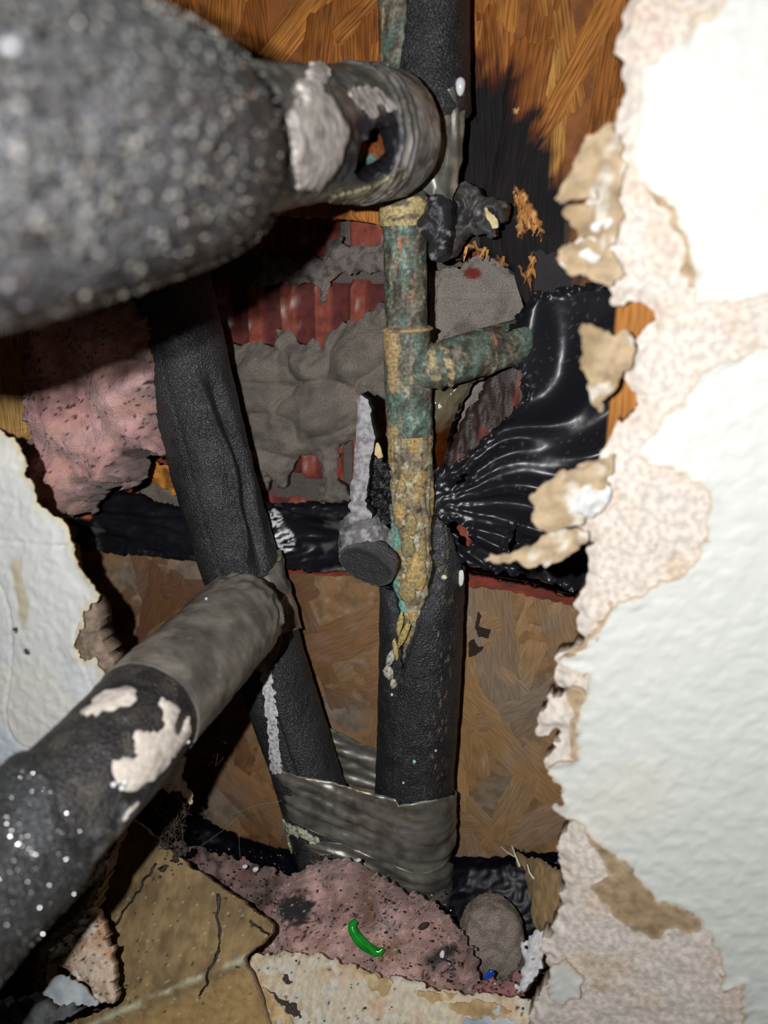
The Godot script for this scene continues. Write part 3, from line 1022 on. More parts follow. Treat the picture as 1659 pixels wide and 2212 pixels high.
	var skin_l := [-90, 913, 0, 926, 18, 933, 40, 966, 55, 1002, 49, 1022, 75, 1058, 86, 1093, 118, 1116, 141, 1142, 158, 1188, 170, 1226, 206, 1268, 211, 1290, 196, 1310, 184, 1316, 180, 1350, 164, 1392, 186, 1432, 206, 1422, 222, 1450, 220, 1492, 205, 1520, 190, 1600, 150, 1680, 60, 1760, -20, 1900, -90, 2000]
	var stain := func(q: Vector2, d: float, _h: float) -> Color:
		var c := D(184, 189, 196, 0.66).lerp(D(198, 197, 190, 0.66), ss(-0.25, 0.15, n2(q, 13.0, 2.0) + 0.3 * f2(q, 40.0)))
		var top := ss(1250.0, 1120.0, 1200.0 + (0.80 - q.y) * 2200.0)
		c = c.lerp(D(204, 202, 186, 0.66), top * 0.6)
		var run := ss(0.0035, 0.002, absf(q.x - loc(Fs, 45, 1280).x + 0.001 * n2(q, 60.0))) * ss(loc(Fs, 60, 1370).y, loc(Fs, 60, 1330).y, q.y) * ss(loc(Fs, 60, 1190).y, loc(Fs, 60, 1230).y, q.y)
		c = c.lerp(D(176, 164, 132, 0.72), run * 0.8)
		var spot := minf((q - loc(Fs, 58, 1408)).length(), (q - loc(Fs, 35, 1360)).length() * 1.2)
		c = c.lerp(D(70, 58, 46), ss(0.0022, 0.0012, spot + 0.0006 * f2(q, 500.0)))
		return c.lerp(D(196, 182, 138, 0.72), ss(0.0035, 0.0, d + 0.002 * f2(q, 130.0)) * 0.7)
	var left_h := func(q: Vector2, d: float) -> float:
		var n := n2(q, 150.0, 1.0) + 0.6 * n2(q, 310.0, 5.0)
		return 0.00040 * ss(-0.5, 0.7, n) + 0.0005 * f2(q, 20.0) - 0.0012 * ss(0.0014, 0.0, absf(n2(q, 16.0, 11.0)) * 0.02 + 0.0005) + 0.002 * ss(0.012, 0.0, d) * n2(q, 30.0, 4.0)
	part(w, "paint_skin", plate(Fs, outline(Fs, skin_l), 0.001, 0.001, {"rag": 0.0012, "ragf": 220.0, "h": left_h, "c": stain, "side": D(176, 160, 122, 0.72), "follow": true}), [M.paint], "cracked white paint with yellow water stains")
	# the rest of the wall beyond the hole, whole sheets with a board's thickness
	var xl := loc(Fs, -90, 1400).x
	for s in [[Vector3(0.07, 0.55, -0.0127), Vector3(0.55, 1.32, -0.0014)], [Vector3(-0.75, 0.55, -0.0127), Vector3(-0.315, 1.32, 0.0006)], [Vector3(-0.75, 0.25, -0.0127), Vector3(0.55, 0.55, 0.0006)], [Vector3(-0.75, 1.10, -0.0127), Vector3(0.55, 1.5, 0.0002)]]:
		var b := Buf.new()
		box(b, s[0], s[1], D(226, 229, 221, 1.06))
		part(w, "wall_sheet", [b], [M.paint])

func flap(w: Node3D, a: Array, lift: float, toward: Vector2, curl: float) -> void:
	var F := wall(0.0015)
	var poly := outline(F, a)
	var mid := Vector2.ZERO
	for q in poly: mid += q / poly.size()
	var reach := 0.0
	for q in poly: reach = maxf(reach, (q - mid).dot(toward.normalized()))
	var s := rng.randf() * 9.0
	var h := func(q: Vector2, _d: float) -> float:
		var f := maxf((q - mid).dot(toward.normalized()) / reach + 0.6, 0.0)
		return lift * 0.35 + lift * 0.3 * f * f + 0.0009 * f2(q, 55.0, s)
	var c := func(q: Vector2, d: float, _h: float) -> Color:
		var k := D(196, 172, 138, 0.98).lerp(D(170, 146, 110, 0.98), ss(-0.2, 0.45, f2(q, 50.0)))
		return k.lerp(D(246, 236, 222, 1.0), ss(0.15, 0.4, f2(q + Vector2(s, 0), 70.0)) * 0.7)
	part(w, "paper_flap", plate(F, poly, 0.0011, 0.0009, {"rag": 0.0012, "ragf": 250.0, "h": h, "c": c, "follow": true}), [M.paper], "torn tan paper curling from the broken edge")

func studs_and_sill() -> void:
	var b := Buf.new()
	var x0 := Wz(1316, 860, -0.014).x
	box(b, Vector3(x0, 0.45, -0.10), Vector3(x0 + 0.038, 1.4, -0.0132), D(182, 122, 60, 0.95))
	solo("wall_stud", "yellow pine stud behind the drywall, right of the black plastic sheet", "stud", [b], [M.wood], Vector3(x0 + 0.019, 0.45, -0.055))
	b = Buf.new()
	var x1 := Wz(52, 900, -0.112).x
	box(b, Vector3(x1 - 0.038, 0.45, -0.150), Vector3(x1, 1.4, -0.112), D(170, 134, 78))
	solo("wall_stud", "yellowed pine stud behind the drywall, left of the pink wall insulation", "stud", [b], [M.wood], Vector3(x1 - 0.019, 0.45, -0.131))
	b = Buf.new()
	box(b, Vector3(-0.75, 0.52, -0.16), Vector3(0.55, 0.585, -0.014), D(70, 60, 52))
	solo("floor", "dusty dark sill plate at the foot of the cavity", "floor", [b], [M.char], Vector3(0, 0.52, -0.087), "", "structure")

# ---------- black plastic sheets ----------
func plastics() -> void:
	# large sheet gathered behind the riser and pulled over to the right stud
	var F := plane3(Wz(950, 1060, -0.127), Wz(1320, 650, -0.147), Wz(1260, 1270, -0.133))
	var g := loc(F, 905, 1075)
	var sheet := [1112, 692, 1126, 668, 1150, 638, 1190, 626, 1240, 614, 1300, 608, 1400, 600, 1480, 900, 1420, 1320, 1255, 1272, 1190, 1258, 1100, 1240, 1008, 1222, 960, 1200, 930, 1150, 925, 1050, 940, 1014, 985, 996, 1030, 965, 1062, 930, 1092, 900, 1118, 872, 1130, 850, 1126, 812, 1112, 795, 1082, 786, 1068, 770, 1092, 742]
	var holes := [outline(F, [985, 1036, 1000, 1024, 1012, 1030, 1008, 1042, 988, 1048]), outline(F, [970, 1132, 990, 1126, 1012, 1142, 1020, 1170, 1014, 1184, 996, 1168]),
		outline(F, [1110, 1150, 1118, 1132, 1120, 1136, 1108, 1180, 1090, 1222, 1084, 1220])]
	var fold := func(q: Vector2, d: float) -> float:
		var e := q - g
		var r := e.length()
		var a := atan2(e.y, e.x)
		var k := ss(0.006, 0.06, r)
		var w := a + 0.16 * n2(q, 14.0, 2.0)
		var n := nz.get_noise_2d(w * 3.6 + 10.0, r * 8.0)
		var m := nz.get_noise_2d(w * 8.0 + 40.0, r * 16.0)
		var h := (0.004 + 0.045 * r) * k * n + (0.0005 + 0.0025 * r) * ss(0.0, 0.03, r) * m
		h += 0.0003 * n2(q, 120.0, 3.0) * ss(0.09, 0.02, r) + 0.0006 * f2(q, 30.0)
		h += 0.0022 * ss(0.005, 0.0, d) * (0.6 + n2(q, 200.0, 5.0))
		h += 0.0009 * absf(n2(q, 150.0, 9.0)) * ss(0.05, 0.012, r)
		return h
	var film := func(q: Vector2, d: float, _h: float) -> Color:
		var c := D(24, 24, 27)
		var dust := ss(0.3, 0.5, f2(q, 300.0)) * ss(0.0, 0.4, n2(q, 30.0, 2.0))
		c = c.lerp(D(78, 76, 74), dust * 0.5)
		return c
	solo("plastic_sheet", "large crumpled black plastic sheet with radiating folds right of the corroded pipe", "plastic sheet", plate(F, outline(F, sheet), 0.0009, 0.0003, {"rag": 0.0013, "ragf": 220.0, "h": fold, "c": film, "follow": true, "holes": holes}), [M.plastic], F.origin)
	# folded strip running left, behind both pipes
	var G := wall(-0.148)
	var strip := [158, 1138, 178, 1104, 212, 1066, 250, 1058, 300, 1060, 345, 1072, 400, 1094, 470, 1080, 560, 1078, 640, 1078, 752, 1076, 800, 1082, 940, 1060, 940, 1238, 760, 1226, 700, 1226, 560, 1216, 430, 1206, 330, 1196, 200, 1178, 162, 1160]
	var sf := func(q: Vector2, d: float) -> float:
		var st := Vector2(q.x * 0.35, q.y)
		return 0.005 * (1.0 - 2.0 * absf(n2(st, 34.0, 7.0))) + 0.0012 * (1.0 - 2.0 * absf(n2(st, 110.0, 3.0))) + 0.0012 * f2(q, 60.0) + 0.003 * ss(0.004, 0.0, d)
	var sc := func(q: Vector2, d: float, _h: float) -> Color:
		var c := D(22, 22, 25)
		var dust := ss(0.1, 0.45, f2(Vector2(q.x * 0.5, q.y), 90.0)) * ss(0.05, 0.4, n2(q, 26.0, 12.0))
		c = c.lerp(D(88, 86, 84), dust * 0.6)
		for spot in [[596, 1118, 0.005], [618, 1165, 0.0062]]:
			var e := (q - loc(G, spot[0], spot[1])) / Vector2(1.0, 1.25)
			c = c.lerp(D(206, 208, 214), ss(1.0, 0.85, e.length() / spot[2]) * ss(-0.12, 0.06, f2(Vector2(q.x, q.y * 2.2), 240.0)))
		var chip := (q - loc(G, 198, 1112)) / Vector2(0.0032, 0.0016)
		return c.lerp(D(150, 76, 52), ss(1.1, 0.8, chip.length() + 0.3 * f2(q, 400.0)))
	solo("plastic_sheet", "folded black plastic strip with white flecks crossing behind the leaning pipe", "plastic sheet", plate(G, outline(G, strip), 0.0011, 0.0003, {"rag": 0.001, "h": sf, "c": sc, "follow": true}), [M.plastic], Vector3(-0.1, G.origin.y + 0.98, -0.148))
	# at the foot of the lower board
	for a in [["black plastic film at the cavity foot behind the small grey stone", [840, 1850, 930, 1848, 1010, 1850, 1060, 1852, 1110, 1846, 1200, 1838, 1280, 1842, 1280, 2110, 1140, 2120, 1060, 2100, 940, 2060, 840, 1980], -0.128],
			["black plastic film at the cavity foot below the leaning pipe", [330, 1700, 372, 1718, 410, 1756, 460, 1776, 520, 1808, 580, 1826, 640, 1840, 660, 1900, 600, 1890, 520, 1860, 430, 1838, 370, 1830, 300, 1800], -0.130]]:
		var zf: float = a[2]
		var H := lying(Wz(a[1][4], a[1][5] + 60, zf), 52.0)
		var hf := func(q: Vector2, d: float) -> float:
			return 0.0036 * (1.0 - 2.0 * absf(n2(Vector2(q.x * 0.5, q.y), 24.0, 17.0))) + 0.0004 * (1.0 - 2.0 * absf(n2(q, 90.0, 3.0))) + 0.0004 * f2(q, 60.0) + 0.004 * ss(0.006, 0.0, d)
		var c2 := func(q: Vector2, _d: float, _h: float) -> Color:
			return D(12, 12, 14)
		solo("plastic_sheet", a[0], "plastic sheet", plate(H, outline(H, a[1]), 0.0013, 0.0003, {"rag": 0.0012, "h": hf, "c": c2, "follow": true}), [M.plastic_dull], H.origin)

# ---------- pink glass wool ----------
func insulation() -> void:
	var F := wall(-0.098)
	var px := [52, 640, 300, 620, 345, 700, 350, 800, 352, 900, 356, 985, 330, 1000, 300, 985, 282, 1000, 276, 1040, 258, 1062, 212, 1056, 196, 1080, 176, 1096, 160, 1118, 130, 1122, 90, 1110, 40, 1080, 0, 1030, -20, 985, 30, 965, 52, 950]
	var h := func(q: Vector2, d: float) -> float:
		var k := 1.0 - exp(-maxf(d, 0.0) / 0.006)
		return -0.016 * exp(-maxf(d, 0.0) / 0.004) + k * (0.010 + 0.007 * n2(q, 30.0, 4.0) + 0.004 * f2(Vector2(q.x, q.y * 0.5), 60.0)) + 0.001 * f2(q, 330.0)
	var c := func(q: Vector2, d: float, _h: float) -> Color:
		var k := D(190, 142, 138).lerp(D(172, 132, 120), ss(-0.2, 0.4, f2(q, 45.0)))
		k = k.lerp(D(206, 130, 128), ss(0.1, 0.5, n2(q, 34.0, 8.0)) * 0.6)
		k = k.lerp(D(160, 140, 122), ss(-0.02, -0.08, q.x + 0.16 + 0.02 * n2(q, 40.0)) * 0.0 + ss(-0.215, -0.190, q.x + 0.012 * n2(q, 50.0)) * 0.6)
		k = k.lerp(D(88, 78, 74), ss(0.016, 0.0, d + 0.010 * f2(q, 90.0)) * 0.85 * ss(0.985, 0.955, q.y + 0.02 * f2(q, 40.0)))
		k = k.lerp(D(46, 40, 38), ss(0.40, 0.47, f2(q, 330.0) + 0.2 * n2(q, 40.0, 5.0)))
		var soot := (q - loc(F, 290, 985)).length()
		return k.lerp(D(34, 30, 28), ss(0.010, 0.002, soot + 0.006 * f2(q, 150.0)) * 0.85)
	var t := thing("insulation_batt", "pink glass wool batt, sooty along its lower edge, left of the leaning pipe", "insulation", Vector3(-0.2, 0.98, -0.07))
	part(t, "batt", plate(F, outline(F, px), 0.0011, 0.019, {"rag": 0.0026, "ragf": 170.0, "h": h, "c": c, "side": D(120, 96, 90)}), [M.wool])
	var Fo := wall(-0.150)
	solo("torn_paper", "torn orange brown paper scrap showing below the pink wool batt", "paper", plate(Fo, outline(Fo, [296, 1000, 308, 992, 330, 1000, 352, 1002, 372, 1012, 392, 1040, 392, 1078, 370, 1062, 350, 1050, 330, 1040, 312, 1036, 300, 1020]), 0.0008, 0.0010, {"rag": 0.0014, "h": func(q: Vector2, _d): return 0.002 * f2(q, 45.0), "c": func(q: Vector2, d: float, _h): return D(176, 118, 44).lerp(D(112, 70, 30), ss(-0.1, 0.4, f2(q, 110.0)))}), [M.paper], Wz(345, 1035, -0.15))
	var b := Buf.new()
	var edge := outline(F, px)
	for k in 900:
		var q := Vector2(rng.randf_range(-0.34, -0.17), rng.randf_range(0.90, 1.09))
		var d := sd1(edge, q)
		if d < -0.0015:
			continue
		var near := d < 0.01
		if not near and rng.randf() < 0.5:
			continue
		var p := Vector3(q.x, q.y, -0.098 + float(h.call(q, d)) - 0.001)
		var dir := Vector3(rng.randf_range(-1, 1), rng.randf_range(-1.0, 0.6), rng.randf_range(0.1, 0.9)).normalized()
		var L := rng.randf_range(0.004, 0.012)
		var bend := Vector3(rng.randf_range(-1, 1), rng.randf_range(-1, 1), 0) * 0.4
		var pts := []
		for j in 5:
			var f := j / 4.0
			pts.append(p + dir * L * f + bend * L * f * f)
		thread(b, pts, 0.00012, 0.00005, D(196, 160, 152) if not near else D(120, 104, 98), 3)
	var fz := part(t, "loose_fibres", [b], [M.plain])
	fz.set_meta("kind", "stuff")

# ---------- corroded copper riser with its side branch ----------
func patina(p: Vector3, teal: float, tan_: float, copper: float) -> Color:
	var w := Vector3(p.x, p.y * 0.55, p.z)
	var fine := f3(p + Vector3(2, 2, 2), 420.0)
	var a := f3(w, 80.0) + 0.4 * fine
	var e := f3(w + Vector3(4, 1, 2), 190.0) + 0.4 * fine
	var c := D(70, 66, 56).lerp(D(124, 118, 102), ss(-0.4, 0.5, f3(w + Vector3(6, 0, 1), 130.0) + 0.6 * fine))
	c = c.lerp(D(86, 106, 94), ss(0.1 - teal, 0.75 - teal, a))
	c = c.lerp(D(146, 168, 156), ss(0.15, 0.6, e) * 0.75 * ss(-0.2, 0.3, a + teal - 0.3))
	c = c.lerp(D(172, 150, 112), ss(0.4 - tan_, 0.75 - tan_, f3(Vector3(p.x * 1.5, p.y * 0.5, p.z * 1.5) + Vector3(9, 3, 0), 85.0) + 0.3 * fine))
	c = c.lerp(D(184, 98, 64), ss(0.56 - copper, 0.70 - copper, f3(Vector3(p.x * 1.6, p.y * 0.5, p.z) + Vector3(1, 7, 0), 120.0)))
	return c.lerp(D(40, 38, 33), ss(0.1, 0.5, f3(w + Vector3(3, 9, 2), 150.0) + 0.4 * fine) * 0.75)

func copper_riser() -> void:
	var z := -0.119
	var c := cyl([Wz(864, -90, z), Wz(868, 100, z), Wz(872, 300, z), Wz(874, 500, z), Wz(878, 700, z), Wz(884, 900, z), Wz(890, 1100, z + 0.001), Wz(895, 1300, z + 0.001), Wz(893, 1520, z)], [0.0102, 0.0102, 0.0102, 0.0102, 0.0102, 0.0102, 0.0104, 0.0104, 0.0102])
	var S := func(y: float) -> float: return hit(c, 878, y).y
	var t := thing("copper_pipe", "upright copper water pipe covered in green and yellow corrosion", "pipe", Wz(884, 900, z))
	var rough := func(p: Vector3, _a: float, _s: float) -> float: return 0.0005 * f3(p, 120.0) + 0.0003 * f3(p, 400.0)
	var pc := func(p: Vector3, _a: float, _s: float) -> Color: return patina(p, 0.30, 0.12, 0.14)
	var s_top: float = S.call(486)
	var s_c0: float = S.call(712)
	var s_c1: float = S.call(946)
	var s_end: float = S.call(1500)
	part(t, "upper_pipe", tube(c, 0.0, s_c0 + 0.004, 0.0009, 84, rough, pc), [M.patina])
	# coupling with flared rims and a soldered bead
	var cr_ := func(p: Vector3, a: float, s: float) -> float:
		var f := (s - s_c0) / (s_c1 - s_c0)
		return 0.0013 + 0.0005 * ss(0.06, 0.0, f) + 0.0004 * ss(0.95, 1.0, f) + 0.0004 * f3(p, 110.0) + 0.0003 * f3(p, 330.0)
	var cc := func(p: Vector3, a: float, s: float) -> Color:
		var k := patina(p, 0.28, 0.05, 0.05)
		var left := ss(0.1, 0.6, a + 0.5 * f3(p, 70.0))
		k = k.lerp(D(172, 146, 104), left * ss(-0.25, 0.15, f3(Vector3(p.x, p.y * 0.4, p.z), 90.0)) * 0.95)
		return k
	part(t, "coupling", tube(c, s_c0, s_c1, 0.0009, 88, cr_, cc), [M.patina], "greenish coupling with a tan streak")
	var bead := func(p: Vector3, _a: float, s: float) -> float: return 0.0022 * sin(PI * clampf((s - s_c0 + 0.0008) / 0.0028, 0, 1)) + 0.0005 + 0.0004 * f3(p, 260.0)
	part(t, "solder_bead", tube(c, s_c0 - 0.0008, s_c0 + 0.002, 0.0004, 60, bead, func(p, _a, _s): return D(172, 146, 108).lerp(D(120, 104, 80), ss(0.0, 0.4, f3(p, 200.0)))), [M.patina], "tan solder bead")
	# lower length, thick with crust
	var lump := func(p: Vector3, a: float, s: float) -> float:
		var run := 1.0 - absf(nz.get_noise_2d(a * 1.9 + 3.0, s * 26.0))
		return 0.0002 + 0.0011 * f3(p, 75.0) + 0.0009 * ss(0.55, 0.95, run) + 0.0005 * f3(p, 280.0)
	var crust := func(p: Vector3, a: float, s: float) -> Color:
		var k := D(138, 124, 96).lerp(D(172, 144, 84), ss(0.0, 0.45, f3(p, 85.0) + 0.3 * f3(p, 300.0)))
		k = k.lerp(D(100, 92, 76), ss(-0.05, 0.35, f3(p + Vector3(3, 0, 0), 110.0)))
		k = k.lerp(D(190, 174, 150), ss(0.15, 0.45, f3(p + Vector3(0, 5, 0), 150.0)))
		k = k.lerp(D(112, 158, 146), ss(0.28, 0.5, a * 0.45 + 0.55 * f3(Vector3(p.x, p.y * 0.5, p.z), 100.0)) * ss(0.08, 0.11, s - s_c0))
		return k.lerp(D(70, 62, 56), ss(0.34, 0.5, f3(p + Vector3(8, 8, 0), 170.0)))
	part(t, "crusted_pipe", tube(c, s_c1 - 0.003, s_end, 0.0008, 92, lump, crust), [M.patina], "lower length thick with yellow crust")
	# running drips of flux on the crust
	for d in [[868, 1050, 0.0026, 0.004], [888, 1130, 0.0030, 0.0062], [862, 1108, 0.0032, 0.005], [882, 1180, 0.0034, 0.006], [900, 1235, 0.0054, 0.010], [880, 1275, 0.0044, 0.006], [912, 1190, 0.0026, 0.007]].map(func(x): return x):
		var u := hit(c, d[0], d[1])
		var o := c.at(u.x / c.R, u.y, 0.0002)
		var n := (o - c.at(0, u.y, -c.R)).normalized()
		var bb := Basis(Vector3.UP.cross(n).normalized(), Vector3.UP, n).scaled_local(Vector3(d[2], d[3], 0.0018))
		var tone := rng.randf()
		part(t, "drip", [blob(o, bb, 18, 14, func(q: Vector3): return 1.0 + 0.22 * f3(q + o * 300.0, 1.4) - 0.25 * q.y * absf(q.x), func(q, _d): return D(134, 124, 84).lerp(D(184, 150, 96), tone).lerp(D(100, 112, 96), ss(0.1, 0.5, f3(q, 190.0))))], [M.patina])
	# yellow flux collar under the taped elbow
	var s_k0: float = S.call(424)
	var s_k1: float = S.call(487)
	var col_h := func(p: Vector3, _a: float, s: float) -> float: return 0.0016 + 0.0008 * f3(p, 130.0) - 0.0010 * ss(s_k1 - 0.002, s_k1, s)
	var col_c := func(p: Vector3, _a: float, s: float) -> Color:
		var k := D(92, 84, 68).lerp(D(176, 160, 112), ss(-0.12, 0.12, f3(Vector3(p.x, p.y * 2.0, p.z), 90.0) + 0.25 * ss(s_k0, s_k1, s) - 0.1))
		return k.lerp(D(128, 118, 92), ss(0.2, 0.5, f3(p, 240.0)))
	part(t, "collar", tube(c, s_k0, s_k1, 0.0008, 80, col_h, col_c), [M.patina], "crusty yellow collar")
	# side branch: ringed stub and green elbow running back to the right
	var a0 := Wz(905, 796, z)
	var a1 := Wz(945, 790, z + 0.001)
	var a2 := Wz(985, 778, z - 0.004)
	var a3 := Wz(1050, 758, z - 0.016)
	var a4 := Wz(1185, 716, z - 0.046)
	var e := cyl([a0, a1, a2, a3, a4], [0.0102, 0.0104, 0.0112, 0.0112, 0.0104])
	part(t, "side_branch", tube(e, 0.0, e.total(), 0.0009, 80, rough, func(p, _a, _s): return patina(p, 0.46, -0.05, 0.14)), [M.patina], "green corroded side branch")
	var sr := hit(e, 948, 790).y
	for k in 2:
		var r0 := sr - 0.0026 + k * 0.0040
		part(t, "solder_bead", tube(e, r0, r0 + 0.0026, 0.0004, 60, func(p: Vector3, _a: float, s: float): return 0.0012 * sin(PI * clampf((s - r0) / 0.0026, 0, 1)) + 0.0003 * f3(p, 260.0), func(p, _a, _s): return D(164, 148, 112).lerp(D(86, 84, 72), ss(-0.15, 0.2, f3(p, 180.0)))), [M.patina])
	var sj := hit(e, 1066, 752).y
	part(t, "joint_rim", tube(e, sj, sj + 0.0012, 0.0004, 60, func(p: Vector3, _a: float, _s: float): return 0.0006 + 0.0003 * f3(p, 260.0), func(p, _a, _s): return patina(p, 0.3, 0.3, 0.0)), [M.patina])
	# brown resin run; its olive top paints the shaded underside of the elbow
	var F := wall(-0.146)
	var rp := outline(F, [905, 840, 962, 832, 1000, 815, 1052, 800, 1045, 815, 1012, 832, 998, 862, 982, 900, 968, 940, 962, 985, 956, 1012, 910, 1012, 905, 900])
	solo("resin_run", "glossy brown resin run, its olive top coloured as shade under the green side branch", "resin", plate(F, rp, 0.0008, 0.010, {"rag": 0.0006, "h": func(q: Vector2, d: float): return 0.008 * (1.0 - exp(-maxf(d, 0.0) / 0.004)) + 0.0009 * n2(Vector2(q.x * 2.5, q.y), 110.0), "c": func(q: Vector2, _d: float, _h: float): return D(84, 78, 62).lerp(D(58, 27, 12), ss(loc(F, 950, 880).y, loc(F, 950, 940).y, q.y + 0.003 * f2(q, 90.0)))}), [M.gloss], Vector3(0.0, F.origin.y + 1.0, -0.146))
	# charred block behind the plastic
	var G := wall(-0.158)
	var bp := outline(G, [1058, 785, 1130, 770, 1180, 830, 1180, 920, 1110, 980, 1040, 1040, 900, 1080, 900, 1000, 975, 960, 1000, 900, 1030, 860])
	solo("charred_block", "charred reddish brown wood block between the green branch and black plastic", "wood block", plate(G, bp, 0.0011, 0.02, {"rag": 0.0012, "h": func(q: Vector2, d: float): return 0.002 * f2(Vector2(q.x * 2.0, q.y * 0.6), 90.0) - 0.003 * ss(0.003, 0.0, d), "c": func(q: Vector2, _d: float, _h: float): return D(40, 31, 28).lerp(D(86, 44, 32), ss(0.15, 0.45, f2(Vector2(q.x * 1.6, q.y * 0.7), 55.0)))}), [M.char], Vector3(0.05, 1.0, -0.158))

# ---------- foam sleeves on the riser ----------
func foam_colour(p: Vector3, dust: float) -> Color:
	var c := D(78, 78, 80).lerp(D(62, 62, 64), ss(-0.2, 0.4, f3(p, 60.0)))
	c = c.lerp(D(122, 122, 126), ss(0.46 - dust, 0.75 - dust, f3(p, 140.0)) * 0.55)
	return c.lerp(D(150, 142, 126), ss(0.74 - dust, 0.80 - dust, n3(p, 620.0)) * 0.6)

func riser_sleeves() -> void:
	# upper sleeve, open at its left where the copper shows
	var z := -0.123
	var u := cyl([Wz(920, -100, z), Wz(926, 100, z), Wz(932, 260, z)], [0.0182, 0.0182, 0.0182])
	var L := u.total()
	var hang := PI * u.R
	var a := hit(u, 884, -40)
	var b2 := hit(u, 868, 60)
	var c2 := hit(u, 850, 175)
	var poly := PackedVector2Array([Vector2(a.x, 0.0), b2, c2, Vector2(c2.x + 0.002, L), Vector2(-hang, L), Vector2(-hang, 0.0)])
	var sd := 0.0
	var t := thing("foam_sleeve", "black foam pipe sleeve on the riser above the taped elbow", "pipe insulation", Wz(926, 100, z))
	part(t, "sleeve", patch2(u, poly, 0.0010, 0.007, {"lift": 0.0, "rag": 0.0007, "h": func(q: Vector2, d: float): return 0.0006 * f2(q, 90.0) - 0.002 * ss(0.003, 0.0, d), "c": func(q: Vector2, _d, _h): return foam_colour(Vector3(q.x, q.y, 0.2), -0.05)}), [M.foam])
	# pale bead added as the highlight on its right edge, cream fleck at the tape
	var o := hit(u, 990, 182)
	part(t, "highlight_bead", [blob(u.at(o.x / u.R, o.y, 0.001), Basis.from_scale(Vector3(0.0022, 0.0050, 0.0022)), 16, 12, func(d: Vector3): return 1.0 - 0.45 * ss(0.0, 1.0, d.y), func(_q, _d): return D(220, 216, 204))], [M.gloss], "pale bead standing in for a highlight")
	# lower sleeve, split open around the crusted copper
	var zl := -0.125
	var c := cyl([Wz(912, 1080, zl), Wz(911, 1300, zl), Wz(907, 1450, zl), Wz(900, 1600, zl), Wz(893, 1750, zl), Wz(893, 1960, zl + 0.002)], [0.0225, 0.0225, 0.0225, 0.0225, 0.0222, 0.022])
	hang = PI * c.R
	var s_b := hit(c, 905, 1225).y
	poly = PackedVector2Array([Vector2(hang, s_b)])
	for q in [[818, 1262], [842, 1282], [856, 1330], [858, 1400], [862, 1462], [872, 1420], [884, 1385], [905, 1335], [930, 1292], [944, 1240], [940, 1180], [942, 1135], [952, 1118], [976, 1146], [992, 1176], [1004, 1222]]:
		poly.append(hit(c, q[0], q[1]))
	poly.append_array([Vector2(-hang, s_b), Vector2(-hang, c.total()), Vector2(hang, c.total())])
	var w := thing("foam_sleeve", "black foam pipe sleeve split open below the crusted copper pipe", "pipe insulation", Wz(905, 1500, zl))
	part(w, "sleeve", patch2(c, poly, 0.0009, 0.008, {"lift": 0.0, "rag": 0.0009, "h": func(q: Vector2, d: float): return 0.0007 * f2(q, 70.0) - 0.0025 * ss(0.004, 0.0, d) + 0.0008 * ss(0.0008, 0.0, absf(q.x - 0.012 + 0.002 * n2(q, 30.0))),
		"c": func(q: Vector2, d: float, _h):
			var k := foam_colour(Vector3(q.x, q.y, 0.7), 0.03)
			k = k.lerp(D(120, 122, 132), ss(0.012, 0.0, d + 0.008 * f2(q, 70.0)) * 0.6 * ss(0.10, 0.02, q.y))
			k = k.lerp(D(176, 162, 130), ss(0.28, 0.42, f2(Vector2(q.x * 2.0, q.y * 0.5), 190.0)) * ss(0.3, 0.05, absf(q.x + 0.012) * 30.0))
			return k, "side": D(44, 44, 46)}), [M.foam])
	for q in [[994, 1248, 0.0019, 0.0046, D(196, 190, 172)], [958, 1246, 0.0016, 0.0013, D(180, 172, 140)], [895, 1644, 0.0010, 0.0011, D(120, 200, 226)], [848, 1500, 0.0007, 0.0009, D(230, 228, 220)], [940, 1620, 0.0006, 0.0007, D(210, 206, 190)], [872, 1690, 0.0007, 0.0006, D(220, 216, 206)]]:
		var h := hit(c, q[0], q[1])
		var n := c.at(h.x / c.R, h.y, 0.0005)
		var kk: Color = q[4]
		part(w, "paint_fleck", [blob(n, Basis.from_scale(Vector3(q[2], q[3], 0.0008)), 12, 8, func(d: Vector3): return 1.0 + 0.3 * f3(d * 1.3 + n * 90.0, 1.0), func(_q, _d): return kk)], [M.plain])
	# yellow crust flakes at the point of the split
	for q in [[846, 1420, 0.0022, 0.005], [842, 1452, 0.0030, 0.0042], [856, 1402, 0.0016, 0.006], [852, 1475, 0.0018, 0.0030], [874, 1370, 0.0018, 0.008], [866, 1345, 0.0016, 0.007]]:
		var h := hit(c, q[0], q[1])
		var n := c.at(h.x / c.R, h.y, 0.0008)
		var pale := rng.randf()
		part(w, "crust_flake", [blob(n, Basis.from_euler(Vector3(0, 0, rng.randf_range(-0.5, 0.3))).scaled_local(Vector3(q[2], q[3], 0.0014)), 14, 10, func(d: Vector3): return 1.0 + 0.45 * f3(d * 1.6 + n * 120.0, 1.0), func(p, _d): return D(190, 158, 92).lerp(D(176, 186, 172), pale).lerp(D(110, 100, 76), ss(0.1, 0.4, f3(p, 300.0))))], [M.patina])

# ---------- the leaning pipe at the left ----------
var lean: Cyl

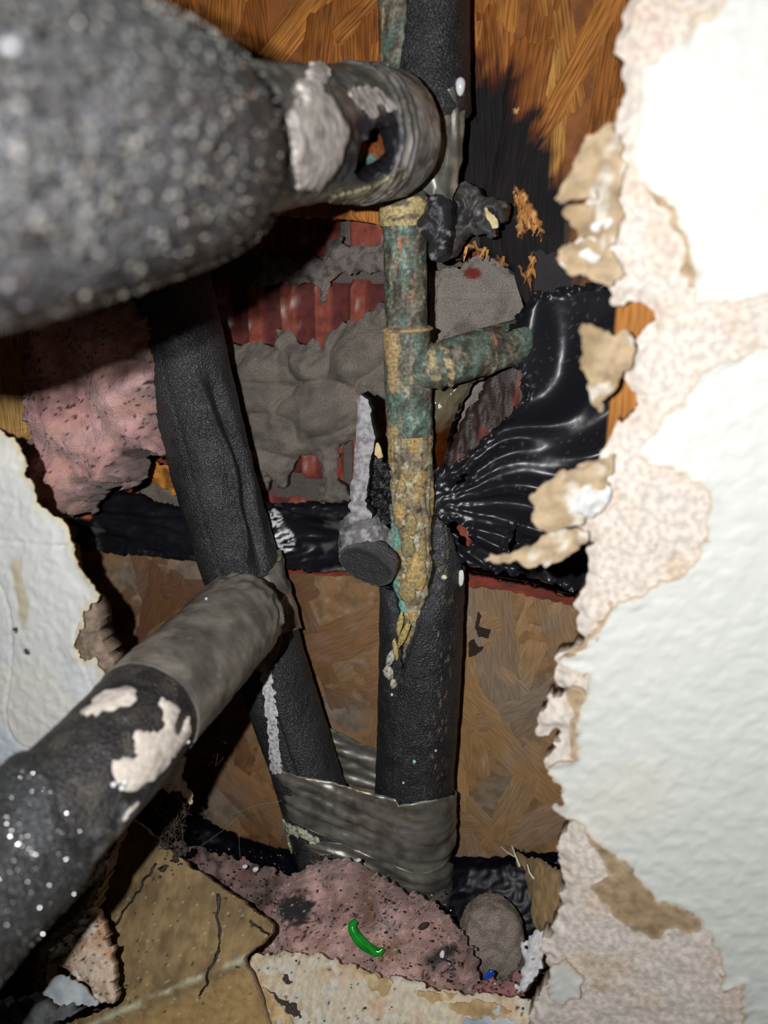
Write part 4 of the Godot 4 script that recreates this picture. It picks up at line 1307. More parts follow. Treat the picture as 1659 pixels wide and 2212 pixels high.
func leaning_pipe() -> void:
	var z := -0.118
	lean = cyl([Wz(352, 560, z), Wz(402, 780, z), Wz(455, 1000, z), Wz(512, 1200, z), Wz(590, 1450, z), Wz(655, 1650, z), Wz(694, 1780, z), Wz(722, 1890, z)], [0.0222, 0.0222, 0.0222, 0.0218, 0.0205, 0.0200, 0.0200, 0.0200])
	var t := thing("insulated_pipe", "leaning pipe in a split black foam sleeve, taped at a branch", "pipe", Wz(560, 1300, z))
	var seam := 0.55
	var disp := func(p: Vector3, a: float, s: float) -> float:
		# a long buckled dent along the sleeve's right side, and a thin mould line at its left
		var dent := ss(0.0, 0.03, s - 0.05) * ss(0.19, 0.14, s)
		var ctr := -0.62 + 0.22 * sin(s * 42.0) + 0.1 * n3(p, 30.0)
		var v := 0.0052 * ss(0.32, 0.0, absf(a - ctr)) * dent
		var groove := 0.0009 * ss(0.05, 0.0, absf(a - seam - 0.05 * n3(p, 25.0)))
		var split := 0.0018 * ss(0.10, 0.0, absf(a - 0.30)) * ss(0.19, 0.21, s)
		return 0.0007 * f3(p, 60.0) + 0.0003 * f3(p, 260.0) - v - groove - split + 0.0020 * ss(0.12, 0.0, absf(a - ctr - 0.36)) * dent
	var col := func(p: Vector3, a: float, s: float) -> Color:
		var k := D(86, 86, 88).lerp(D(70, 70, 72), ss(-0.2, 0.4, f3(p, 40.0)))
		k = k.lerp(D(92, 92, 95), ss(0.08, 0.0, absf(a - seam - 0.03)) * ss(-0.1, 0.3, f3(p, 120.0)) * 0.5)
		return k
	part(t, "foam_sleeve", tube(lean, 0.0, lean.total(), 0.0010, 120, disp, col), [M.foam], "black foam sleeve with a long buckle")
	# white sealant line below the branch
	part(t, "sealant_line", patch(lean, [562, 1440, 588, 1446, 594, 1500, 600, 1560, 606, 1620, 612, 1668, 588, 1668, 584, 1620, 578, 1560, 570, 1500], 0.0007, 0.0009, {"rag": 0.0011, "ragf": 330.0, "h": func(q: Vector2, _d): return 0.0003 * f2(q, 300.0), "c": func(q: Vector2, _d, _h): return D(196, 196, 198).lerp(D(96, 96, 98), ss(0.1, 0.4, f2(q, 420.0)))}), [M.plaster], "streak of white sealant")
	# tape at the branch
	var crease := func(q: Vector2, d: float): return 0.0010 * (1.0 - 2.0 * absf(n2(q, 48.0, 3.0))) + 0.0005 * f2(q, 140.0) + 0.0012
	var tc := func(q: Vector2, d: float, _h: float): return D(140, 137, 130).lerp(D(104, 102, 95), ss(-0.2, 0.3, f2(q, 60.0))).lerp(D(180, 166, 128), ss(0.0011, 0.0, d) * ss(-0.1, 0.3, f2(q, 200.0)))
	part(t, "tape", patch(lean, [612, 1176, 622, 1184, 640, 1225, 652, 1275, 668, 1352, 640, 1358, 614, 1364, 596, 1372, 584, 1380, 560, 1350, 545, 1300, 548, 1268, 572, 1240, 598, 1206], 0.0008, 0.0006, {"rag": 0.0005, "h": crease, "c": tc}), [M.tape], "creased silver tape around the sleeve")
	part(t, "tape", patch(lean, [586, 1372, 606, 1362, 602, 1400, 596, 1430, 586, 1446, 566, 1452, 548, 1440, 552, 1420], 0.0008, 0.0006, {"rag": 0.0008, "h": crease, "c": func(q: Vector2, d: float, _h: float): return D(100, 98, 90).lerp(D(214, 206, 184), ss(0.09, 0.0, (q - hit(lean, 568, 1440)).length() * 20.0) * 0.8)}), [M.tape], "loose tail of silver tape")

# ---------- branch pipe coming forward, upper left ----------
func upper_branch() -> void:
	var t := thing("insulated_pipe", "thick grey foam covered pipe jutting toward the room, upper left, with a taped elbow", "pipe", P(690, 288, 0.315))
	var core := cyl([P(480, 302, 0.256), P(590, 298, 0.292), P(690, 290, 0.328), P(760, 291, 0.351), P(812, 292, 0.366), P(848, 291, 0.375), P(872, 290, 0.380), P(886, 290, 0.383)], [0.0215, 0.0222, 0.0232, 0.0250, 0.0258, 0.0250, 0.0190, 0.004])
	# hole in the tape where the copper shows
	var hole := PackedVector2Array()
	for q in [[818, 262], [840, 276], [850, 306], [852, 338], [836, 358], [806, 376], [778, 390], [764, 376], [770, 342], [782, 312], [798, 284]]:
		hole.append(hit(core, q[0], q[1]))
	var hang := PI * core.R
	var rect := PackedVector2Array([Vector2(-hang, 0.0), Vector2(hang, 0.0), Vector2(hang, core.total()), Vector2(-hang, core.total())])
	var s_tape := hit(core, 735, 400).y
	var hp := hit(core, 812, 325)
	var s_r := hit(core, 872, 262).y
	var s_e := core.total()
	var skin := func(q: Vector2, d: float) -> float:
		var r := (q - hp).length()
		var w := q.y + 0.0020 * n2(q, 30.0, 2.0) - 0.10 * absf(q.x - hp.x) * ss(0.0, 0.03, absf(q.x - hp.x))
		var ridges := 0.0
		for k in 3:
			ridges += 0.0014 * ss(0.0016, 0.0, absf(w - (s_r + 0.0062 * k - 0.002)))
		return ridges + 0.0012 * ss(0.002, 0.0, absf(r - 0.0125 + 0.002 * n2(q, 70.0))) + 0.0010 * f2(q, 55.0) + 0.0004 * f2(q, 300.0)
	var skin_c := func(q: Vector2, d: float, _h: float) -> Color:
		var tape := D(140, 139, 134).lerp(D(96, 95, 91), ss(-0.2, 0.3, f2(q, 60.0)))
		tape = tape.lerp(D(166, 158, 132), ss(0.25, 0.5, f2(q + Vector2(2, 0), 110.0)) * 0.5)
		var blk := D(46, 48, 54).lerp(D(110, 112, 118), ss(0.0, 0.4, f2(q, 90.0)) * 0.6)
		var body := ss(s_r - 0.003, s_r + 0.001, q.y + 0.003 * n2(q, 60.0))
		body = maxf(body, ss(0.012, 0.022, absf(q.x - hp.x) + 0.004 * n2(q, 50.0, 4.0)))
		var k := blk.lerp(tape, body)
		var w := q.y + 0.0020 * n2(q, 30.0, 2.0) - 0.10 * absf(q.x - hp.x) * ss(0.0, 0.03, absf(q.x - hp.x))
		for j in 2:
			k = k.lerp(D(206, 205, 198), ss(0.0017, 0.0004, absf(w - (s_r + 0.0062 * j - 0.002))) * ss(-0.25, 0.1, f2(q, 70.0)) * 0.8)  # pale crests painted on as highlights of the tape ridges
		return k.lerp(D(200, 200, 200), ss(0.16, 0.34, f2(q, 110.0)) * ss(s_r - 0.022, s_r - 0.008, q.y) * ss(s_r + 0.004, s_r - 0.002, q.y) * ss(-0.004, 0.006, q.x - hp.x) * 0.9)
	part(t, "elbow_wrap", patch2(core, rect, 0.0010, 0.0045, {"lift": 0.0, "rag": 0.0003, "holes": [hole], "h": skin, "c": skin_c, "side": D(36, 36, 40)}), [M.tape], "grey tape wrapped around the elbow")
	var inner := cyl([P(690, 300, 0.330), P(790, 318, 0.362), P(850, 324, 0.382)], [0.0120, 0.0135, 0.0135])
	part(t, "copper_elbow", tube(inner, 0.0, inner.total(), 0.001, 60, func(p, _a, _s): return 0.0004 * f3(p, 150.0), func(p: Vector3, a: float, _s: float): return D(150, 84, 40).lerp(D(112, 158, 142), ss(0.0, 0.5, a * 0.5 + f3(p, 90.0)))), [M.patina], "bare brown copper behind the tape hole")
	# flat tape tail going onto the riser sleeve
	var u := cyl([P(948, 120, 0.390), P(940, 300, 0.401), P(935, 470, 0.414)], [0.0128, 0.0124, 0.0110])
	part(t, "tape_tail", patch(u, [905, 196, 940, 205, 975, 190, 1008, 172, 1012, 195, 1000, 250, 994, 330, 985, 390, 972, 440, 962, 470, 945, 430, 930, 420, 905, 400], 0.0008, 0.0006, {"rag": 0.0006, "h": func(q: Vector2, _d): return 0.0012 * (1.0 - 2.0 * absf(n2(Vector2(q.x * 2.0, q.y * 0.7), 50.0))), "c": func(q: Vector2, d: float, _h): return D(98, 98, 90).lerp(D(128, 124, 106), ss(0.05, 0.4, f2(q, 70.0)))}), [M.tape], "tape tail stuck along the riser")
	# plaster smears on the tape
	var white := func(q: Vector2, d: float, _h: float) -> Color: return D(214, 206, 198, 0.85).lerp(D(158, 150, 144, 0.85), ss(0.1, 0.45, f2(q, 120.0)))
	for a in [[618, 250, 634, 226, 652, 218, 656, 196, 676, 200, 700, 208, 722, 236, 744, 276, 742, 310, 730, 350, 706, 384, 680, 408, 642, 405, 630, 360, 624, 300], [636, 186, 660, 176, 668, 150, 690, 138, 708, 150, 706, 176, 690, 196, 672, 206, 656, 204]]:
		part(t, "plaster_smear", patch(core, a, 0.0009, 0.0012, {"rag": 0.0014, "ragf": 240.0, "h": func(q: Vector2, d: float): return 0.0008 * (1.0 - exp(-d / 0.0015)) + 0.0004 * f2(q, 200.0), "c": white}), [M.plaster], "white plaster smear")
	part(t, "plaster_smear", patch(core, [752, 200, 780, 188, 812, 194, 842, 216, 852, 236, 838, 238, 818, 224, 812, 236, 816, 256, 800, 258, 790, 236, 772, 226, 758, 216], 0.0008, 0.0008, {"rag": 0.0014, "ragf": 260.0, "h": func(q: Vector2, _d): return 0.0004 * f2(q, 200.0), "c": white}), [M.plaster], "white plaster smear")
	part(t, "tape_edge", patch(core, [712, 424, 760, 412, 816, 394, 862, 362, 880, 370, 856, 402, 806, 426, 744, 438, 716, 436], 0.0008, 0.0008, {"rag": 0.0010, "ragf": 300.0, "h": func(q: Vector2, _d): return 0.0007 * (1.0 - 2.0 * absf(n2(Vector2(q.x, q.y * 2.0), 120.0))), "c": func(q: Vector2, _d, _h): return D(158, 150, 122).lerp(D(104, 100, 84), ss(-0.2, 0.3, f2(q, 130.0)))}), [M.tape], "frayed pale tape edge")
	# the outer foam sleeve, its end sagging below the pipe
	var o := cyl([P(420, 330, 0.250), P(410, 329, 0.247), P(385, 326, 0.238), P(310, 318, 0.213), P(205, 312, 0.192), P(70, 306, 0.172), P(-120, 300, 0.154), P(-420, 290, 0.134)], [0.0248, 0.0274, 0.0285, 0.0290, 0.0296, 0.0304, 0.0316, 0.0330])
	var bump := func(p: Vector3, a: float, s: float) -> float:
		var cell := nc.get_noise_3dv(p * 420.0)
		return 0.0006 * f3(p, 60.0) + 0.0005 * f3(p, 420.0) + 0.00035 * cell - 0.0016 * ss(0.5, 0.0, absf(a - 0.2 - 8.0 * (s - 0.1) * 0.0)) * 0.0
	var grey := func(p: Vector3, a: float, s: float) -> Color:
		var k := D(122, 122, 125, 0.6).lerp(D(98, 98, 101, 0.6), ss(-0.3, 0.3, f3(p, 70.0)))
		k = k.lerp(D(96, 96, 98, 0.6), ss(0.2, 1.0, sin(a) * 0.0 + f3(p, 35.0) + 0.4) * 0.35)
		return k
	part(t, "foam_sleeve", tube(o, 0.0, o.total(), 0.0007, 260, bump, grey), [M.foam_near], "thick grey foam sleeve")
	var gl := part(t, "glint_flecks", [flecks(o, 0.004, o.total(), -1.7, 1.9, 4600, 0.00034, 0.26, 0.0020, 1.6)], [M.glint_near])  # added metal flecks that make the blurred glints on this sleeve
	gl.set_meta("kind", "stuff")
	# scraps of torn facing stuck under the sleeve's edge
	for a in [[282, 655, 300, 640, 352, 622, 372, 612, 378, 622, 350, 640, 318, 656, 300, 668], [255, 672, 280, 664, 300, 690, 306, 715, 294, 722, 278, 700, 262, 690]]:
		part(t, "paper_scrap", patch(o, a, 0.0008, 0.0006, {"rag": 0.0008, "lift": 0.002, "h": func(q: Vector2, _d): return 0.0009 * f2(q, 90.0), "flat": D(96, 90, 78, 0.7)}), [M.paper], "torn paper scrap")

# ---------- branch pipe coming forward, lower left ----------
func lower_branch() -> void:
	var t := thing("insulated_pipe", "foam covered branch pipe with white plaster smears, lower left", "pipe", P(330, 1525, 0.335))
	var c := cyl([P(538, 1314, 0.423), P(526, 1324, 0.417), P(500, 1352, 0.404), P(415, 1440, 0.369), P(330, 1525, 0.340), P(235, 1634, 0.312), P(126, 1746, 0.294), P(-14, 1876, 0.276), P(-180, 2040, 0.252), P(-400, 2270, 0.226)], [0.0135, 0.0186, 0.0203, 0.0205, 0.0207, 0.0208, 0.0212, 0.0214, 0.0224, 0.0228])
	var s_ring := hit(c, 400, 1490).y
	var s_sl := hit(c, 200, 1700).y
	var h1 := func(p: Vector3, a: float, s: float) -> float:
		var wr := ss(0.03, 0.0, s)
		return 0.0006 * f3(p, 60.0) + 0.0003 * f3(p, 300.0) + 0.0018 * wr * (1.0 - 2.0 * absf(nz.get_noise_2d(a * 2.2, s * 70.0)))
	var tape_c := func(p: Vector3, a: float, s: float) -> Color:
		var k := D(122, 118, 108).lerp(D(96, 93, 86), ss(-0.2, 0.35, f3(p, 45.0)))
		return k.lerp(D(140, 132, 116), ss(0.25, 0.5, f3(Vector3(p.x, p.y * 2.0, p.z), 90.0)) * 0.6)
	part(t, "tape_wrap", tube(c, 0.0, s_ring, 0.0010, 110, func(p, a, s): return float(h1.call(p, a, s)) + 0.0006, tape_c), [M.tape], "brownish grey tape wrap")
	var dark := func(p: Vector3, a: float, s: float) -> Color:
		var k := D(64, 62, 60).lerp(D(104, 98, 90), ss(-0.1, 0.45, f3(p, 70.0)))
		var frost := ss(0.55, 0.95, absf(a + 1.1) * -1.0 + 1.3) * ss(s_ring + 0.02, s_ring + 0.05, s)
		k = k.lerp(D(170, 174, 184), frost * ss(-0.15, 0.35, f3(p, 160.0)) * 0.75)
		k = k.lerp(D(48, 47, 47), ss(0.1, 0.5, f3(p + Vector3(0, 3, 0), 45.0)))
		return k
	part(t, "inner_sleeve", tube(c, s_ring - 0.002, s_sl + 0.02, 0.0010, 120, h1, dark), [M.foam], "dusty charcoal foam")
	var lip := func(p: Vector3, a: float, s: float) -> float:
		var e := s - s_sl - 0.006 * sin(a + 2.2) + 0.004 * n3(p, 50.0)
		return lerpf(-0.0016, 0.0022, ss(0.0, 0.010, e)) + 0.0007 * f3(p, 70.0) + 0.0004 * f3(p, 420.0)
	var speck := func(p: Vector3, a: float, s: float) -> Color:
		var k := D(84, 87, 89, 0.6).lerp(D(64, 66, 67, 0.6), ss(-0.2, 0.4, f3(p, 60.0)))
		k = k.lerp(D(74, 80, 78, 0.6), ss(0.0, 0.6, f3(p, 30.0)) * 0.6)
		return k
	part(t, "outer_sleeve", tube(c, s_sl - 0.008, c.total(), 0.0008, 190, lip, speck), [M.foam_near], "speckled black foam nearer the room")
	var gl := part(t, "glint_flecks", [flecks(c, s_sl + 0.008, c.total() * 0.9, -1.7, 1.7, 7000, 0.00013, 0.5, 0.0036, 0.8)], [M.glint])  # added metal flecks for the fine sparkle of the outer sleeve
	gl.set_meta("kind", "stuff")
	var white := func(q: Vector2, d: float, _h: float) -> Color: return D(200, 190, 178, 0.75).lerp(D(158, 148, 138, 0.75), ss(0.05, 0.45, f2(q, 90.0)))
	for a in [[176, 1540, 200, 1520, 222, 1500, 250, 1490, 280, 1492, 290, 1508, 284, 1524, 262, 1530, 240, 1540, 210, 1548, 182, 1550],
			[345, 1514, 366, 1518, 380, 1528, 382, 1545, 374, 1570, 378, 1592, 396, 1570, 404, 1548, 410, 1560, 406, 1588, 380, 1622, 350, 1660, 326, 1684, 300, 1700, 282, 1708, 262, 1700, 276, 1690, 250, 1690, 248, 1668, 250, 1642, 276, 1636, 290, 1640, 284, 1600, 292, 1586, 318, 1584, 340, 1592, 352, 1574, 352, 1540],
			[252, 1772, 280, 1742, 300, 1722, 290, 1742, 262, 1775]]:
		part(t, "plaster_smear", patch(c, a, 0.0008, 0.0009, {"rag": 0.0014, "ragf": 260.0, "h": func(q: Vector2, d: float): return 0.0006 * (1.0 - exp(-d / 0.001)) + 0.0004 * f2(q, 220.0), "c": white}), [M.plaster], "white plaster smear")
	# crumbs along the smear
	for q in [[256, 1660], [268, 1690], [262, 1702], [243, 1695], [446, 1296], [392, 1598], [404, 1602]]:
		var h := hit(c, q[0], q[1])
		part(t, "plaster_crumb", [blob(c.at(h.x / c.R, h.y, 0.0005), Basis.from_scale(Vector3.ONE * rng.randf_range(0.0006, 0.0011)), 8, 6, func(d: Vector3): return 1.0 + 0.3 * f3(d * 2.0, 1.0), func(_q, _d): return D(226, 218, 200))], [M.plain])

# ---------- grey tape tying both risers together near the foot ----------
func tape_band() -> void:
	var z := -0.120
	var t := thing("duct_tape_band", "wrinkled grey duct tape tying the two upright pipes together at their foot", "tape", Wz(770, 1800, z))
	# the two pipes seen from above: circles joined by their common tangents
	var level := func(y_px: float) -> Array:
		var a := Wz(lerpf(655.0, 702.0, clampf((y_px - 1650.0) / 160.0, 0.0, 1.6)), y_px, -0.118)
		var b := Wz(893, y_px, -0.124)
		return [Vector2(a.x, a.z), Vector2(b.x, b.z)]
	var path := func(A: Vector2, B: Vector2, ra: float, rb: float, n: int) -> PackedVector2Array:
		var out := PackedVector2Array()
		for k in n + 1:
			var f := float(k) / n
			var p: Vector2
			# back straight, right end, front straight, left end
			if f < 0.2: p = Vector2(lerpf(A.x, B.x, f / 0.2), lerpf(A.y - ra, B.y - rb, f / 0.2))
			elif f < 0.42:
				var an := -PI * 0.5 + PI * (f - 0.2) / 0.22
				p = B + Vector2(cos(an), sin(an)) * rb
			elif f < 0.78: p = Vector2(lerpf(B.x, A.x, (f - 0.42) / 0.36), lerpf(B.y + rb, A.y + ra, (f - 0.42) / 0.36))
			else:
				var an := PI * 0.5 + PI * (f - 0.78) / 0.22
				p = A + Vector2(cos(an), sin(an)) * ra
			out.append(p)
		return out
	var top_px := func(x: float) -> float: return 1652.0 + (x - 566.0) * 0.245 if x < 880.0 else 1729.0 + 10.0 - (x - 880.0) * 0.12
	var bot_px := func(x: float) -> float: return 1762.0 + maxf(x - 592.0, 0.0) * 0.40 - 12.0 * ss(880.0, 970.0, x)
	for layer in 2:
		var n := 150
		var m := 26
		var rows := []
		for j in m + 1:
			var row := PackedVector3Array()
			for k in n + 1:
				row.append(Vector3.ZERO)
			rows.append(row)
		var L0: Array = level.call(1700.0)
		var L1: Array = level.call(1880.0)
		var P0: PackedVector2Array = path.call(L0[0], L0[1], 0.0208, 0.0228, n)
		var P1: PackedVector2Array = path.call(L1[0], L1[1], 0.0208, 0.0228, n)
		var yr0 := Wz(770, 1700, -0.098).y
		var yr1 := Wz(770, 1880, -0.098).y
		for k in n + 1:
			# the sight-line height of the band's edges at this x, on the pipe's front
			var probe := P0[k]
			var zz := probe.y
			var x_px: float = 570.0 + (probe.x - L0[0].x + 0.0208) / (L0[1].x - L0[0].x + 0.0436) * 408.0
			var fr := float(k) / n
			var behind := 1.0 if fr < 0.2 else (ss(0.40, 0.22, fr) if fr < 0.42 else (0.0 if fr < 0.78 else ss(0.80, 0.98, fr)))
			var yt: float
			var yb: float
			if layer == 0:
				yt = Wz(x_px, lerpf(top_px.call(x_px), 1592.0 + 0.45 * (x_px - 727.0), behind), zz).y
				yb = Wz(x_px, lerpf(bot_px.call(x_px), 1698.0 + 0.30 * (x_px - 741.0), behind), zz).y
			else:
				var f := clampf((x_px - 700.0) / 270.0, 0.0, 1.0)
				yt = Wz(x_px, lerpf(1815, 1872, f) - 6.0 * ss(0.7, 1.0, f), zz).y
				yb = Wz(x_px, lerpf(1838, 1968, pow(f, 0.8)), zz).y
			for j in m + 1:
				var v := float(j) / m
				var y := lerpf(yt, yb, v)
				var q := P0[k].lerp(P1[k], clampf((yr0 - y) / (yr0 - yr1), -0.5, 1.5))
				var w0 := Vector3(q.x, y, q.y)
				var ctr: Vector2 = (L0[0] + L0[1]) * 0.5
				var nn := Vector3(q.x - ctr.x, 0, (q.y - ctr.y) * 3.0).normalized()
				var slope := y + 0.22 * q.x
				var wr := 0.0012 * (1.0 - 2.0 * absf(nz.get_noise_2d(q.x * 14.0, slope * 95.0 + layer * 9.0))) + 0.0005 * nz.get_noise_2d(q.x * 160.0, slope * 30.0) + 0.0004 * nz.get_noise_3d(q.x * 40, y * 200, 4.0)
				rows[j][k] = w0 + nn * (wr + 0.0006 - 0.0008 * layer)
		rows.reverse()
		var sh := shell(rows, 0.0005, func(p: Vector3, u: float, v: float) -> Color:
			var k := D(110, 108, 101).lerp(D(86, 84, 78), ss(-0.2, 0.35, f3(p, 50.0)))
			k = k.lerp(D(128, 122, 104), ss(0.15, 0.5, f3(Vector3(p.x * 0.4, p.y * 2.0, p.z), 80.0)) * 0.6)
			return k.lerp(D(190, 178, 142), ss(0.97, 1.0, v if layer == 0 else 0.0) * ss(0.0, 0.3, f3(p, 240.0)) * 0.6))
		part(t, "tape_strip", sh, [M.tape], "upper wrap of tape" if layer == 0 else "lower wrap of tape")
	# peeled pale glue left below the band on the leaning pipe
	part(t, "glue_residue", patch(lean, [592, 1760, 610, 1768, 634, 1780, 660, 1790, 684, 1808, 704, 1832, 712, 1846, 696, 1838, 676, 1818, 656, 1806, 632, 1800, 616, 1806, 618, 1828, 608, 1850, 602, 1820, 596, 1790], 0.0007, 0.0010, {"rag": 0.0014, "ragf": 300.0, "lift": 0.0016, "h": func(q: Vector2, _d): return 0.0006 * f2(q, 240.0), "c": func(q: Vector2, d: float, _h: float): return D(186, 180, 154).lerp(D(92, 88, 74), ss(-0.1, 0.3, f2(q, 300.0)))}), [M.paper], "pale peeled glue")

# ---------- torn foam ----------
func foam_scraps() -> void:
	# burnt, shrivelled foam beside the riser, with a cream fragment on it
	var F := wall(-0.128)
	var t := thing("melted_foam", "shrivelled burnt grey foam scrap on the charred board beside the riser", "foam scrap", Wz(1030, 480, -0.13))
	var lumps := func(q: Vector2, d: float) -> float:
		var k := 1.0 - exp(-maxf(d, 0.0) / 0.0035)
		return k * (0.006 + 0.006 * n2(q, 75.0, 2.0) + 0.003 * (1.0 - 2.0 * absf(n2(q, 130.0, 6.0)))) + 0.0005 * f2(q, 300.0)
	var ash := func(q: Vector2, d: float, _h: float) -> Color:
		return D(62, 62, 61).lerp(D(38, 37, 37), ss(-0.15, 0.3, f2(q, 80.0))).lerp(D(130, 126, 120), ss(0.18, 0.5, f2(q + Vector2(5, 5), 120.0)) * 0.6)
	part(t, "scrap", plate(F, outline(F, [980, 420, 992, 396, 1008, 392, 1030, 408, 1046, 428, 1062, 424, 1086, 432, 1096, 446, 1092, 470, 1076, 484, 1062, 480, 1074, 500, 1070, 512, 1040, 508, 1012, 506, 996, 530, 976, 556, 952, 566, 930, 560, 924, 540, 950, 520, 968, 490, 975, 450]), 0.0007, 0.008, {"rag": 0.0008, "h": lumps, "c": ash}), [M.char])
	part(t, "cream_fragment", plate(wall(-0.118), outline(wall(-0.118), [1047, 450, 1053, 452, 1060, 462, 1072, 470, 1078, 482, 1076, 492, 1066, 494, 1060, 480, 1052, 470]), 0.0005, 0.002, {"rag": 0.0005, "h": func(q: Vector2, d: float): return 0.001 + 0.0005 * f2(q, 200.0), "c": func(q: Vector2, _d, _h): return D(196, 166, 116).lerp(D(226, 206, 164), ss(0.0, 0.3, f2(q, 300.0)))}), [M.plaster], "cream fragment")
	var G := wall(-0.112)
	var melted := func(q: Vector2, d: float) -> float:
		return 0.006 * (1.0 - exp(-maxf(d, 0.0) / 0.003)) + 0.0012 * (1.0 - 2.0 * absf(n2(Vector2(q.x * 1.5, q.y), 80.0, 3.0))) + 0.0006 * f2(q, 200.0)
	solo("melted_foam", "black melted foam hanging against the pipe under the yellow collar", "foam scrap", plate(G, outline(G, [918, 440, 940, 414, 960, 420, 976, 440, 976, 480, 972, 520, 962, 552, 946, 566, 930, 560, 924, 530, 906, 500, 898, 482, 910, 470]), 0.0007, 0.010, {"rag": 0.0006, "h": melted, "c": func(q: Vector2, d: float, _h: float): return D(33, 33, 36).lerp(D(150, 150, 150), ss(0.25, 0.42, f2(q, 160.0)) * ss(0.006, 0.0, d) * 0.8)}), [M.char], Wz(940, 490, -0.115))
	# bent-off foam piece left of the crusted pipe
	var H := wall(-0.103)
	var s := thing("torn_foam", "torn grey foam strip with a black cut end hanging left of the crusted pipe", "foam scrap", Wz(790, 1080, -0.105))
	var cut := func(q: Vector2, d: float) -> float: return 0.0006 * f2(q, 260.0) - 0.001 * ss(0.0016, 0.0, d)
	part(s, "strip", plate(H, outline(H, [770, 866, 776, 854, 790, 862, 800, 880, 802, 920, 808, 950, 800, 985, 796, 1020, 792, 1060, 790, 1096, 800, 1108, 804, 1124, 766, 1120, 752, 1096, 758, 1050, 764, 1000, 768, 930]), 0.0007, 0.012, {"rag": 0.0006, "h": cut, "c": func(q: Vector2, d: float, _h: float): return D(148, 147, 148).lerp(D(112, 111, 112), ss(-0.1, 0.35, f2(q, 260.0))), "side": D(30, 30, 31)}), [M.plaster], "pale grey cut face")
	var G2 := wall(-0.112)
	part(s, "inner_face", plate(G2, outline(G2, [800, 960, 812, 954, 822, 975, 826, 1000, 850, 1010, 850, 1130, 800, 1130, 786, 1100, 792, 1030]), 0.0006, 0.008, {"rag": 0.0008, "h": func(q: Vector2, d: float): return 0.0022 * n2(q, 130.0) + 0.0012 * f2(q, 330.0), "c": func(q: Vector2, d: float, _h: float): return D(32, 33, 37).lerp(D(128, 130, 138), ss(0.12, 0.4, f2(q, 330.0)) * 0.7)}), [M.foam_near], "glittering black inner face")
	part(s, "paper_fleck", plate(wall(-0.104), outline(wall(-0.104), [812, 958, 818, 956, 824, 974, 826, 988, 816, 990, 808, 982]), 0.0006, 0.001, {"rag": 0.0004, "flat": D(180, 158, 118)}), [M.paper], "tan fleck")
	var at := Wz(790, 1172, -0.112)
	var lump := func(d: Vector3) -> float: return 1.0 + 0.16 * f3(d * 1.7, 1.0) + 0.10 * f3(d * 6.0, 1.0)
	part(s, "torn_lump", [blob(at, Basis.from_euler(Vector3(0, 0, 0.25)).scaled_local(Vector3(0.0142, 0.0180, 0.012)), 60, 44, lump, func(q: Vector3, _d: Vector3): return D(96, 95, 95).lerp(D(150, 148, 146), ss(0.0, 0.35, f3(q, 130.0))).lerp(D(70, 69, 69), ss(0.05, 0.4, f3(q + Vector3(4, 0, 0), 90.0))))], [M.plaster])
	var E := Transform3D(Basis.from_euler(Vector3(0.30, -0.15, 0.0)), Wz(787, 1228, -0.0975))
	var ring := PackedVector2Array()
	for k in 26:
		var a := TAU * k / 26.0
		ring.append(Vector2(cos(a) * 0.0152, sin(a) * 0.0114).rotated(-0.18))
	part(s, "cut_end", plate(E, ring, 0.0006, 0.012, {"rag": 0.0005, "ragf": 120.0, "h": func(q: Vector2, d: float): return 0.0004 * f2(q, 200.0) - 0.002 * ss(0.002, 0.0, d), "c": func(q: Vector2, d: float, _h: float): return D(27, 27, 28).lerp(D(70, 69, 68), ss(0.0012, 0.0, d) * 0.6), "side": D(46, 45, 45)}), [M.wool], "flat black cut end")

# ---------- rubble at the foot of the hole ----------
func on(F: Transform3D, x: float, y: float, h := 0.0) -> Vector3:
	var q := loc(F, x, y)
	return F * Vector3(q.x, q.y, h)

